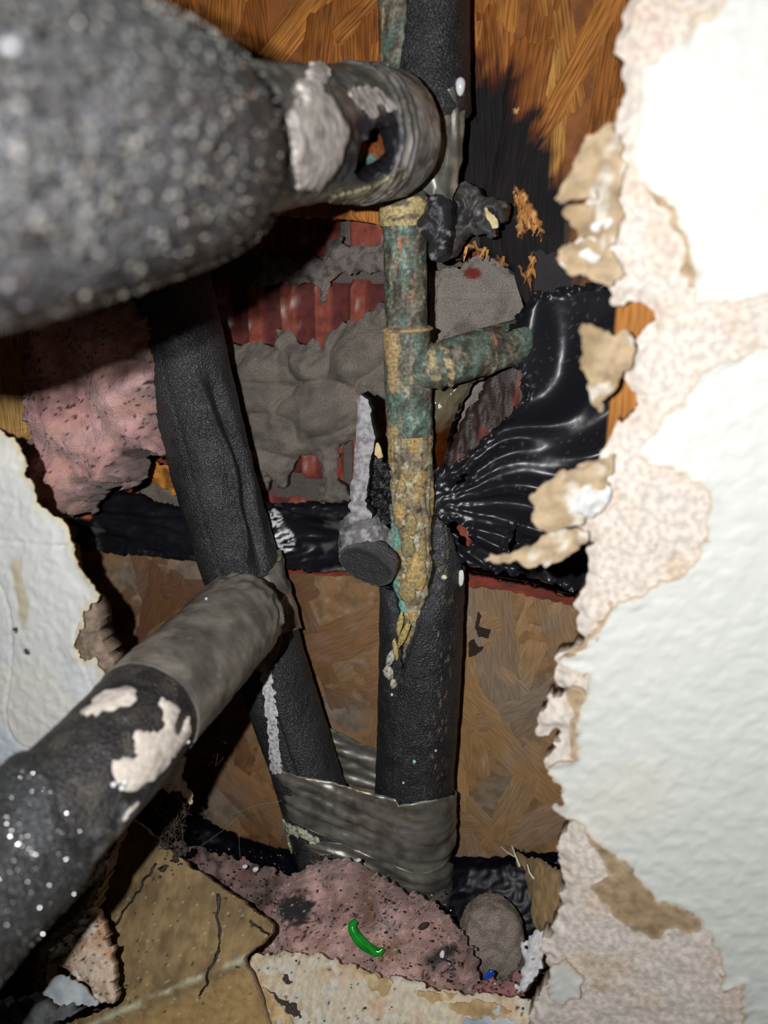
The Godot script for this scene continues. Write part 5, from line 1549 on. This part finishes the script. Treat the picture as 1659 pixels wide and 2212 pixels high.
func rubble() -> void:
	# brown dusty wool lying under everything
	var D0 := lying(P(500, 1920, 0.505), 40.0)
	var dusty := func(q: Vector2, d: float) -> float: return 0.004 * f2(q, 30.0) + 0.0020 * f2(q, 120.0) + 0.0006 * f2(q, 420.0)
	var t := thing("dusty_wool", "flat dusty brown wool matted between the tan board and the pink tuft", "insulation", D0.origin)
	part(t, "mat", plate(D0, outline(D0, [330, 1800, 372, 1818, 440, 1836, 520, 1858, 600, 1884, 640, 1900, 760, 1960, 900, 2030, 960, 2100, 960, 2230, 600, 2230, 560, 2060, 500, 1960, 380, 1880]), 0.0013, 0.006, {"rag": 0.0025, "h": dusty, "c": func(q: Vector2, _d: float, _h: float): return D(112, 92, 86).lerp(D(60, 48, 44), ss(-0.1, 0.35, f2(q, 110.0))).lerp(D(140, 104, 100), ss(0.1, 0.5, n2(q, 28.0, 3.0)) * 0.6)}), [M.wool])
	# pink tuft
	var Fp := lying(P(800, 2010, 0.462), 50.0)
	var px := [560, 2060, 566, 2030, 580, 1985, 590, 1940, 608, 1908, 632, 1880, 664, 1864, 702, 1852, 740, 1852, 764, 1858, 780, 1882, 800, 1886, 824, 1898, 868, 1926, 904, 1936, 926, 1946, 946, 1964, 966, 1986, 990, 2014, 1012, 2046, 1026, 2080, 1030, 2110, 1026, 2150, 1010, 2200, 600, 2200, 540, 2110]
	var cleft := func(q: Vector2) -> float:
		var a := loc(Fp, 782, 1880)
		var b := loc(Fp, 800, 1985)
		var e := b - a
		var u := clampf((q - a).dot(e) / e.length_squared(), 0.0, 1.0)
		return (q - a - e * u).length()
	var pit := loc(Fp, 958, 2062)
	var ph := func(q: Vector2, d: float) -> float:
		var k := 1.0 - exp(-maxf(d, 0.0) / 0.009)
		var e := (q - pit).rotated(-0.7) / Vector2(0.010, 0.004)
		return -0.010 * exp(-maxf(d, 0.0) / 0.004) + k * (0.011 + 0.009 * n2(q, 30.0, 1.0) + 0.005 * absf(n2(q, 58.0, 6.0))) + 0.0022 * f2(q, 70.0) + 0.0007 * f2(q, 350.0) - 0.011 * ss(0.008, 0.0, float(cleft.call(q))) - 0.007 * ss(1.3, 0.3, e.length())
	var pc := func(q: Vector2, d: float, _h: float) -> Color:
		var k := D(160, 130, 122).lerp(D(138, 108, 102), ss(-0.2, 0.4, f2(q, 50.0)))
		k = k.lerp(D(190, 150, 142), ss(0.1, 0.5, n2(q, 30.0, 7.0)) * 0.5)
		k = k.lerp(D(120, 88, 78), ss(0.0, 0.4, f2(q + Vector2(3, 3), 60.0)) * 0.5)
		k = k.lerp(D(38, 33, 31), ss(0.34, 0.44, f2(q, 330.0) + 0.2 * n2(q, 40.0, 9.0)))
		var black := (q - loc(Fp, 650, 1962)) / Vector2(0.0115, 0.0075)
		k = k.lerp(D(32, 30, 30), ss(1.25, 0.7, black.length() + 0.8 * f2(q, 180.0)))
		k = k.lerp(D(92, 66, 30), ss(0.010, 0.0, (q - loc(Fp, 852, 2048)).length() + 0.010 * f2(q, 200.0)) * 0.7)
		k = k.lerp(D(88, 60, 32), ss(0.006, 0.0, float(cleft.call(q)) + 0.004 * f2(q, 200.0)) * 0.7)
		var e := (q - pit).rotated(-0.7) / Vector2(0.010, 0.004)
		k = k.lerp(D(36, 30, 26), ss(0.95, 0.5, e.length() + 0.3 * f2(q, 260.0)))
		return k.lerp(D(204, 190, 180), ss(0.74, 0.8, n2(q, 480.0, 3.0)) * 0.7)
	var pink := thing("insulation_tuft", "tuft of dirty pink glass wool speckled with soot in front of the taped pipes", "insulation", Fp.origin)
	part(pink, "tuft", plate(Fp, outline(Fp, px), 0.0008, 0.016, {"rag": 0.0016, "h": ph, "c": pc, "side": D(96, 72, 68)}), [M.wool])
	var fib := Buf.new()
	var poly := outline(Fp, px)
	for k in 700:
		var q := Vector2(rng.randf_range(-0.07, 0.06), rng.randf_range(-0.05, 0.05))
		var d := sd1(poly, q)
		if d < 0.0: continue
		var p := Fp * Vector3(q.x, q.y, float(ph.call(q, d)) - 0.0006)
		var dir := (Fp.basis * Vector3(rng.randf_range(-1, 1), rng.randf_range(-1, 1), rng.randf_range(0.1, 0.8))).normalized()
		var L := rng.randf_range(0.002, 0.005)
		thread(fib, [p, p + dir * L * 0.5, p + dir * L + Vector3(0, -0.0006, 0)], 0.0001, 0.00005, D(186, 150, 144), 3)
	var fz := part(pink, "loose_fibres", [fib], [M.plain])
	fz.set_meta("kind", "stuff")
	var Fr := lying(P(1090, 2120, 0.448), 40.0)
	solo("insulation_tuft", "small strip of pink glass wool below the grey stone", "insulation", plate(Fr, outline(Fr, [1028, 2140, 1034, 2120, 1060, 2112, 1090, 2116, 1112, 2100, 1140, 2094, 1150, 2120, 1120, 2180, 1040, 2190]), 0.0009, 0.006, {"rag": 0.0012, "h": func(q: Vector2, d: float): return 0.004 * (1.0 - exp(-maxf(d, 0.0) / 0.003)) + 0.0012 * f2(q, 140.0), "c": func(q: Vector2, _d: float, _h: float): return D(140, 96, 92).lerp(D(50, 40, 38), ss(0.1, 0.35, f2(q, 260.0)))}), [M.wool], Fr.origin)
	# grey stone
	var st := P(1064, 2024, 0.482)
	var SB := Basis(cr, cu, -cf) * Basis.from_euler(Vector3(0, 0, 0.12))
	var shape := func(d: Vector3) -> float:
		var k := 1.0 / pow(pow(absf(d.x), 2.8) + pow(absf(d.y), 2.8) + pow(absf(d.z), 2.8), 1.0 / 2.8)
		k *= 1.0 - 0.20 * ss(0.2, 1.0, d.y) * absf(d.x) - 0.10 * ss(0.0, -1.0, d.x) * ss(0.0, -1.0, d.y)
		return k * (1.0 + 0.045 * f3(d, 2.2) + 0.03 * f3(d, 7.0))
	solo("stone", "rounded grey lump of mortar lying right of the pink wool tuft", "stone", [blob(st, SB.scaled_local(Vector3(0.0172, 0.0222, 0.016)), 90, 66, shape, func(q: Vector3, _d): return D(158, 147, 133).lerp(D(130, 120, 110), ss(-0.1, 0.4, f3(q, 120.0))).lerp(D(150, 110, 60), ss(0.0022, 0.0012, q.distance_to(P(1076, 2010, 0.462)))))], [M.mortar], st)
	# tan paper-faced board, creased near its lower edge
	var Ft := lying(P(400, 2010, 0.440), 52.0, -6.0)
	var bp := [190, 1900, 262, 1765, 300, 1790, 369, 1840, 412, 1873, 500, 1932, 560, 1974, 588, 2000, 586, 2020, 556, 2044, 530, 2062, 524, 2080, 536, 2110, 545, 2160, 552, 2260, 100, 2260, 108, 2215, 200, 2190, 256, 2172, 246, 2100, 234, 2040, 214, 1975]
	var c0 := loc(Ft, 353, 2146)
	var c1 := loc(Ft, 540, 2066)
	var cn := (c1 - c0).normalized()
	var crease := func(q: Vector2) -> float:
		return -(cn.x * (q.y - c0.y) - cn.y * (q.x - c0.x))
	var bh := func(q: Vector2, d: float) -> float:
		var f: float = crease.call(q)
		var left := maxf(0.0, loc(Ft, 300, 2080).x - q.x)
		return -0.45 * maxf(f, 0.0) + 0.0012 * ss(0.004, 0.0, absf(f)) + 0.0008 * f2(q, 26.0) + 0.0002 * f2(q, 260.0) - 0.25 * left
	var bc := func(q: Vector2, d: float, _h: float) -> Color:
		var k := D(132, 111, 76).lerp(D(110, 92, 63), ss(-0.2, 0.4, f2(q, 34.0)))
		var f: float = crease.call(q)
		k = k.lerp(D(160, 130, 82), ss(0.0, 0.012, f) * 0.6)
		k = k.lerp(D(196, 180, 150), ss(0.0028, 0.0, absf(f + 0.001 * f2(q, 90.0))) * ss(-0.25, 0.2, f2(q, 60.0)) * 0.8)
		k = k.lerp(D(190, 176, 150), ss(0.74, 0.8, n2(q, 480.0, 3.0)) * 0.5)
		return k.lerp(D(44, 38, 32), ss(0.52, 0.56, f2(q, 170.0)))
	var tan_board := thing("drywall_piece", "large tan paper faced drywall piece, creased, lying under the lower branch pipe", "drywall piece", Ft.origin)
	part(tan_board, "paper_face", plate(Ft, outline(Ft, bp), 0.0010, 0.0006, {"rag": 0.0008, "ragf": 180.0, "h": bh, "c": bc, "follow": true}), [M.paper])
	part(tan_board, "gypsum", plate(Ft, outline(Ft, bp), 0.0018, 0.0035, {"rag": 0.0008, "ragf": 180.0, "h": func(q: Vector2, d: float): return float(bh.call(q, d)) - 0.0006, "flat": D(170, 150, 128), "follow": true}), [M.plaster])
	# rooty soot lines creeping over the board
	var soot := Buf.new()
	for line in [[332, 1868, 322, 1884, 306, 1900, 300, 1916, 280, 1940, 262, 1962, 240, 1992, 228, 2010], [476, 2046, 470, 2062, 462, 2082, 450, 2112, 438, 2136, 424, 2152], [474, 1930, 472, 1980, 474, 2020, 472, 2044], [540, 1990, 552, 2000, 566, 2010, 580, 2018]]:
		var pts := []
		for k in range(0, line.size(), 2):
			for s in 3:
				if k + 2 >= line.size() and s > 0: break
				var k2 := mini(k + 2, line.size() - 2)
				var x := lerpf(line[k], line[k2], s / 3.0) + rng.randf_range(-2.5, 2.5)
				var y := lerpf(line[k + 1], line[k2 + 1], s / 3.0) + rng.randf_range(-2, 2)
				var q := loc(Ft, x, y)
				pts.append(Ft * Vector3(q.x, q.y, float(bh.call(q, 1.0)) + 0.0004))
		for s in 3:
			thread(soot, pts.map(func(p): return p + Vector3(rng.randf_range(-1, 1), rng.randf_range(0, 1), rng.randf_range(-1, 1)) * 0.0006), rng.randf_range(0.0003, 0.0008), rng.randf_range(0.0002, 0.0005), D(34, 29, 25), 5)
	solo("soot_strands", "thin black sooty strands creeping over the tan paper board", "soot", [soot], [M.char], Ft.origin, "", "stuff")
	# crumbly gypsum and paint pieces at the lower left
	var Fl := lying(P(180, 2080, 0.412), 66.0)
	var crust_h := func(q: Vector2, d: float) -> float: return 0.0024 * (1.0 - exp(-maxf(d, 0.0) / 0.003)) + 0.0012 * f2(q, 110.0) + 0.0006 * f2(q, 380.0)
	var crust_c := func(q: Vector2, d: float, _h: float) -> Color:
		var k := D(206, 184, 160, 0.75).lerp(D(186, 148, 116, 0.75), ss(0.0, 0.4, f2(q, 50.0)))
		k = k.lerp(D(226, 214, 196, 0.75), ss(0.1, 0.4, f2(q + Vector2(4, 4), 90.0)) * 0.7)
		return k.lerp(D(44, 38, 33), ss(0.33, 0.42, f2(q, 330.0)))
	solo("gypsum_lump", "pinkish crumbled gypsum lump left of the tan paper board", "gypsum", plate(Fl, outline(Fl, [102, 2078, 110, 2060, 140, 2030, 180, 1985, 205, 1960, 222, 2000, 238, 2050, 244, 2090, 252, 2168, 215, 2165, 205, 2140, 170, 2110, 140, 2092]), 0.0009, 0.004, {"rag": 0.0016, "h": crust_h, "c": crust_c}), [M.plaster], Fl.origin)
	var Fk := lying(P(150, 2130, 0.408), 66.0, 8.0)
	var pale := func(q: Vector2, d: float, _h: float) -> Color: return D(150, 156, 158).lerp(D(122, 128, 132), ss(-0.2, 0.4, f2(q, 60.0)))
	var flaky := func(q: Vector2, _d: float) -> float: return 0.0006 * n2(q, 110.0) + 0.0004 * f2(q, 200.0)
	solo("paint_flake", "pale blue grey flake of wall paint at the lower left beside the tan board", "paint flake", plate(Fk, outline(Fk, [92, 2144, 108, 2120, 132, 2104, 150, 2112, 176, 2130, 212, 2160, 208, 2170, 170, 2172, 130, 2168, 100, 2156]), 0.0009, 0.0012, {"rag": 0.0010, "h": flaky, "c": pale}), [M.paint], Fk.origin)
	var Fm := lying(P(130, 2195, 0.404), 66.0)
	solo("drywall_piece", "drywall scrap coloured dark as pipe shadow in the bottom corner below the blue grey flake", "drywall piece", plate(Fm, outline(Fm, [-60, 2180, 60, 2160, 120, 2176, 180, 2178, 150, 2200, 110, 2215, 90, 2300, -60, 2300]), 0.0012, 0.006, {"rag": 0.0015, "h": flaky, "c": func(q: Vector2, _d: float, _h: float): return D(84, 86, 86).lerp(D(60, 60, 58), ss(-0.2, 0.4, f2(q, 60.0)))}), [M.plaster], Fm.origin)  # the dark tone paints in the shadow of the branch pipe
	# long crumbled gypsum piece along the bottom
	var Fg := lying(P(850, 2150, 0.424), 54.0)
	var gp := [530, 2080, 546, 2066, 562, 2058, 590, 2062, 620, 2053, 660, 2060, 700, 2064, 730, 2076, 764, 2084, 790, 2098, 830, 2108, 880, 2114, 912, 2128, 944, 2138, 990, 2144, 1020, 2150, 1060, 2146, 1110, 2152, 1150, 2160, 1230, 2170, 1260, 2290, 540, 2290, 548, 2200, 536, 2130]
	var gh := func(q: Vector2, d: float) -> float: return 0.0030 * (1.0 - exp(-maxf(d, 0.0) / 0.003)) + 0.0012 * f2(q, 100.0) + 0.0005 * f2(q, 420.0)
	var gc := func(q: Vector2, d: float, _h: float) -> Color:
		var k := D(226, 204, 178, 0.8).lerp(D(212, 182, 150, 0.8), ss(-0.05, 0.4, f2(q, 45.0)))
		k = k.lerp(D(236, 222, 204, 0.8), ss(0.1, 0.4, f2(q + Vector2(4, 4), 80.0)) * 0.7)
		return k.lerp(D(48, 40, 34), ss(0.46, 0.54, f2(q, 200.0)))
	var g := thing("gypsum_slab", "crumbled cream gypsum slab along the bottom, in front of the pink wool tuft", "gypsum", Fg.origin)
	part(g, "slab", plate(Fg, outline(Fg, gp), 0.0009, 0.0035, {"rag": 0.0012, "ragf": 260.0, "h": gh, "c": gc, "side": D(190, 168, 140)}), [M.plaster])
	var raised := lying(P(850, 2150, 0.424), 54.0)
	raised.origin += raised.basis.z * 0.0036
	for a in [[780, 2098, 830, 2112, 848, 2122, 838, 2146, 826, 2152, 800, 2140, 790, 2122], [902, 2136, 940, 2144, 990, 2150, 980, 2160, 930, 2166, 906, 2152], [966, 2168, 1020, 2160, 1080, 2172, 1110, 2188, 1060, 2200, 990, 2196], [548, 2146, 566, 2128, 590, 2150, 620, 2190, 640, 2225, 600, 2230, 556, 2212]]:
		part(g, "paper_patch", plate(raised, outline(raised, a), 0.0009, 0.0012, {"rag": 0.0010, "h": func(q: Vector2, _d): return 0.0004 * f2(q, 90.0), "c": func(q: Vector2, _d, _h): return D(152, 128, 88).lerp(D(184, 160, 122), ss(0.0, 0.4, f2(q, 90.0)))}), [M.paper], "tan paper patch")
	for a in [[562, 2216, 590, 2196, 606, 2200, 630, 2240, 580, 2250], [1060, 2176, 1085, 2170, 1080, 2190, 1064, 2188], [1000, 2200, 1060, 2198, 1120, 2204, 1100, 2230, 1000, 2230]]:
		part(g, "paint_patch", plate(raised, outline(raised, a), 0.0009, 0.0014, {"rag": 0.0010, "h": flaky, "c": pale}), [M.paint], "pale paint patch")
	for a in [[572, 2136, 600, 2150, 640, 2172, 652, 2200, 640, 2204, 612, 2172, 580, 2156], [612, 2100, 624, 2104, 626, 2122, 614, 2120]]:
		part(g, "dark_crack", plate(raised, outline(raised, a), 0.0007, 0.0008, {"rag": 0.0012, "flat": D(44, 36, 28)}), [M.char], "dark crack")  # flat dark pieces laid over the slab as cracks
	# white crumbly piece between the stone and the wall
	var Fw := lying(P(1150, 2080, 0.405), 60.0, -15.0)
	solo("gypsum_lump", "white crumbly gypsum chip wedged between the grey stone and the wall", "gypsum", plate(Fw, outline(Fw, [1132, 2032, 1150, 2018, 1166, 2012, 1188, 2014, 1186, 2030, 1180, 2058, 1172, 2084, 1150, 2120, 1116, 2148, 1122, 2110, 1132, 2070]), 0.0008, 0.006, {"rag": 0.0014, "h": gh, "c": func(q: Vector2, d: float, _h: float): return D(226, 216, 206).lerp(D(60, 50, 44), ss(0.42, 0.5, f2(q, 300.0)))}), [M.plaster], Fw.origin)
	# torn tan facing paper with frayed tip, in front of the foot plastic
	var Fz := plane3(P(1100, 1840, 0.455), P(1200, 1850, 0.40), P(1190, 2010, 0.395))
	var tp := thing("torn_paper", "frayed tan strip of facing paper hanging beside the grey stone", "paper", Fz.origin)
	part(tp, "sheet", plate(Fz, outline(Fz, [1092, 1828, 1100, 1826, 1112, 1846, 1122, 1842, 1134, 1856, 1160, 1854, 1180, 1866, 1215, 1880, 1222, 1950, 1212, 2010, 1186, 2012, 1158, 2006, 1150, 1980, 1146, 1940, 1134, 1905, 1130, 1880, 1118, 1868]), 0.0009, 0.0008, {"rag": 0.0012, "h": func(q: Vector2, _d): return 0.0014 * f2(q, 45.0), "c": func(q: Vector2, d: float, _h): return D(150, 124, 86).lerp(D(104, 92, 72), ss(-0.1, 0.4, f2(q, 70.0)) * 0.6).lerp(D(90, 84, 66), ss(0.003, 0.0, d) * 0.5), "follow": true}), [M.paper])
	for s in [[1118, 1828, 1124, 1850, 1128, 1872], [1152, 1868, 1154, 1885, 1158, 1898], [1094, 1830, 1106, 1842, 1116, 1850]]:
		var b := Buf.new()
		thread(b, [on(Fz, s[0], s[1], 0.003), on(Fz, s[2], s[3], 0.0024), on(Fz, s[4], s[5], 0.0012)], 0.0003, 0.0006, D(206, 186, 156), 7)
		part(tp, "frayed_tip", [b], [M.paper], "pale frayed splinter")
	# little torn white piece at the left below the branch pipe
	var Fy := plane3(P(350, 1700, 0.44), P(420, 1720, 0.46), P(395, 1640, 0.45))
	solo("drywall_piece", "small torn white drywall scrap hanging in shade below the lower branch pipe", "drywall piece", plate(Fy, outline(Fy, [336, 1702, 352, 1680, 368, 1660, 386, 1640, 394, 1632, 402, 1642, 398, 1660, 396, 1676, 404, 1696, 416, 1716, 418, 1736, 410, 1740, 400, 1720, 386, 1706, 370, 1710, 350, 1704]), 0.0007, 0.0012, {"rag": 0.0010, "h": func(q: Vector2, _d): return 0.0012 * f2(q, 80.0), "c": func(q: Vector2, d: float, _h): return D(214, 208, 196).lerp(D(178, 152, 110), ss(0.0015, 0.0, d + 0.002 * f2(q, 120.0)))}), [M.paper], Fy.origin)

func small_bits() -> void:
	# curled green plastic shred
	var Fp := lying(P(800, 2010, 0.447), 50.0)
	var rows := []
	var line := [[770, 1988, 6.0], [762, 1996, 9.0], [762, 2006, 10.0], [768, 2018, 11.0], [776, 2030, 12.0], [788, 2042, 12.0], [800, 2050, 11.0], [812, 2056, 11.0], [822, 2056, 9.0], [830, 2048, 4.0]]
	for k in line.size():
		var a: Array = line[k]
		var b: Array = line[mini(k + 1, line.size() - 1)]
		var c: Array = line[maxi(k - 1, 0)]
		var d := Vector2(b[0] - c[0], b[1] - c[1]).normalized()
		var n := Vector2(-d.y, d.x) * float(a[2])
		rows.append(PackedVector3Array([on(Fp, a[0] - n.x, a[1] - n.y, 0.001), on(Fp, a[0] - n.x * 0.4, a[1] - n.y * 0.4, 0.0026), on(Fp, a[0] + n.x * 0.4, a[1] + n.y * 0.4, 0.0026), on(Fp, a[0] + n.x, a[1] + n.y, 0.001)]))
	solo("plastic_shred", "curled shiny green plastic shred lying on the pink wool tuft", "plastic shred", shell(rows, 0.0004, func(p: Vector3, _u, _v): return D(20, 120, 34).lerp(D(14, 84, 24), ss(-0.1, 0.3, f3(p, 260.0)))), [M.gloss], on(Fp, 795, 2040))
	# blue chip by the stone
	var bb := Buf.new()
	var at := P(1057, 2106, 0.448)
	var BB := Basis(cr, cu, -cf) * Basis.from_euler(Vector3(0.3, 0.2, 0.75))
	blob(at, BB.scaled_local(Vector3(0.0034, 0.0021, 0.0009)), 20, 12, func(d: Vector3): return 1.0 / pow(pow(absf(d.x), 5.0) + pow(absf(d.y), 2.0) + pow(absf(d.z), 5.0), 0.2), func(_q, _d): return D(24, 62, 150), bb)
	solo("plastic_chip", "small blue plastic chip at the foot of the grey stone", "plastic chip", [bb], [M.gloss], at)
	# pale seeds and flakes on the wool and the boards
	var seeds := [["white seed lying in the dark hollow of the pink wool", 955, 2063, 0.0013, 0.0024, 0.449], ["tiny white flake at the top of the pink wool", 774, 1858, 0.0016, 0.0010, 0.470], ["dark pellet on the pink wool right of its middle", 915, 2000, 0.0030, 0.0015, 0.446],
		["white crumb by the plastic film below the leaning pipe, left of a pair", 529, 1872, 0.0016, 0.0012, 0.495], ["white crumb by the plastic film below the leaning pipe, right of a pair", 552, 1878, 0.0018, 0.0014, 0.495], ["long white grain on the tan paper board", 426, 1986, 0.0012, 0.0005, 0.45], ["short white grain on the tan paper board near its tip", 553, 1984, 0.0014, 0.0006, 0.456], ["white chip left of the tan board's edge", 205, 1976, 0.0016, 0.0015, 0.42], ["white chip lying on the soot left of the tan board", 214, 1992, 0.0012, 0.0016, 0.42]]
	for s in seeds:
		var p := P(s[1], s[2], s[5])
		var c := D(42, 36, 32) if "dark" in s[0].substr(0, 5) else D(232, 224, 210)
		var b3 := Basis(cr, cu, -cf) * Basis.from_euler(Vector3(0, 0, rng.randf_range(-0.6, 0.6)))
		solo("pellet" if c.r < 0.3 else ("seed" if "seed" in s[0] else "flake"), s[0], "debris", [blob(p, b3.scaled_local(Vector3(s[3], s[4], minf(s[3], s[4]))), 14, 10, func(d: Vector3): return 1.0 + 0.18 * f3(d * 1.5 + p * 100.0, 1.0), func(_q, _d): return c)], [M.plain], p)
	# crumbs nobody could count: soot, grit and plaster over the rubble
	var beds := [[lying(P(800, 2010, 0.452), 50.0), [590, 1920, 990, 2120], 260, 0.0006, 0.006], [lying(P(850, 2150, 0.424), 54.0), [540, 2070, 1200, 2212], 150, 0.0007, 0.003], [lying(P(500, 1920, 0.500), 40.0), [340, 1830, 640, 1990], 200, 0.0007, 0.002]]
	var grit := Buf.new()
	for bed in beds:
		var F: Transform3D = bed[0]
		var r: Array = bed[1]
		for k in bed[2]:
			var p := on(F, rng.randf_range(r[0], r[2]), rng.randf_range(r[1], r[3]), rng.randf_range(0.0, bed[4]))
			var u := rng.randf()
			var c := D(34, 29, 27) if u < 0.75 else (D(226, 214, 192) if u < 0.85 else D(150, 104, 48))
			crumb(grit, p, float(bed[3]) * rng.randf_range(0.4, 1.3) * (0.7 if u > 0.6 else 1.0), c)
	solo("grit", "black and pale grit scattered over the rubble and wool", "grit", [grit], [M.plain], P(700, 2040, 0.46), "", "stuff")
	# sooty cobweb hanging under the lower branch pipe
	var web := Buf.new()
	for k in 34:
		var a := P(rng.randf_range(330, 420), rng.randf_range(1690, 1760), rng.randf_range(0.42, 0.47))
		var b := P(rng.randf_range(335, 400), rng.randf_range(1790, 1870), rng.randf_range(0.43, 0.47))
		if k > 24:
			a = P(rng.randf_range(430, 450), rng.randf_range(1560, 1600), 0.45)
			b = P(rng.randf_range(430, 480), rng.randf_range(1600, 1660), 0.46)
		var pts := []
		for j in 9:
			var f := j / 8.0
			pts.append(a.lerp(b, f) + Vector3(rng.randf_range(-1, 1), rng.randf_range(-1, 1), rng.randf_range(-1, 1)) * 0.0034)
		thread(web, pts, 0.0002, 0.0001, D(74, 66, 58), 3)
	for line2 in [[498, 1760, 560, 1738, 610, 1730], [430, 1830, 480, 1795, 520, 1760], [515, 1770, 517, 1830, 520, 1865], [360, 1730, 366, 1790, 360, 1850]]:
		var pts := []
		for k in 3:
			pts.append(P(line2[k * 2], line2[k * 2 + 1], 0.48))
		thread(web, pts, 0.00006, 0.00006, D(130, 118, 104), 3)
	for k in 60:
		var p := P(rng.randf_range(345, 395), rng.randf_range(1850, 1895), 0.455) if k < 22 else P(rng.randf_range(345, 400), rng.randf_range(1720, 1850), 0.45)
		crumb(web, p, rng.randf_range(0.0008, 0.0022), D(46, 40, 36))
	solo("cobweb", "sooty cobweb clumps hanging below the lower branch pipe over the tan board", "cobweb", [web], [M.plain], P(370, 1780, 0.45), "", "stuff")
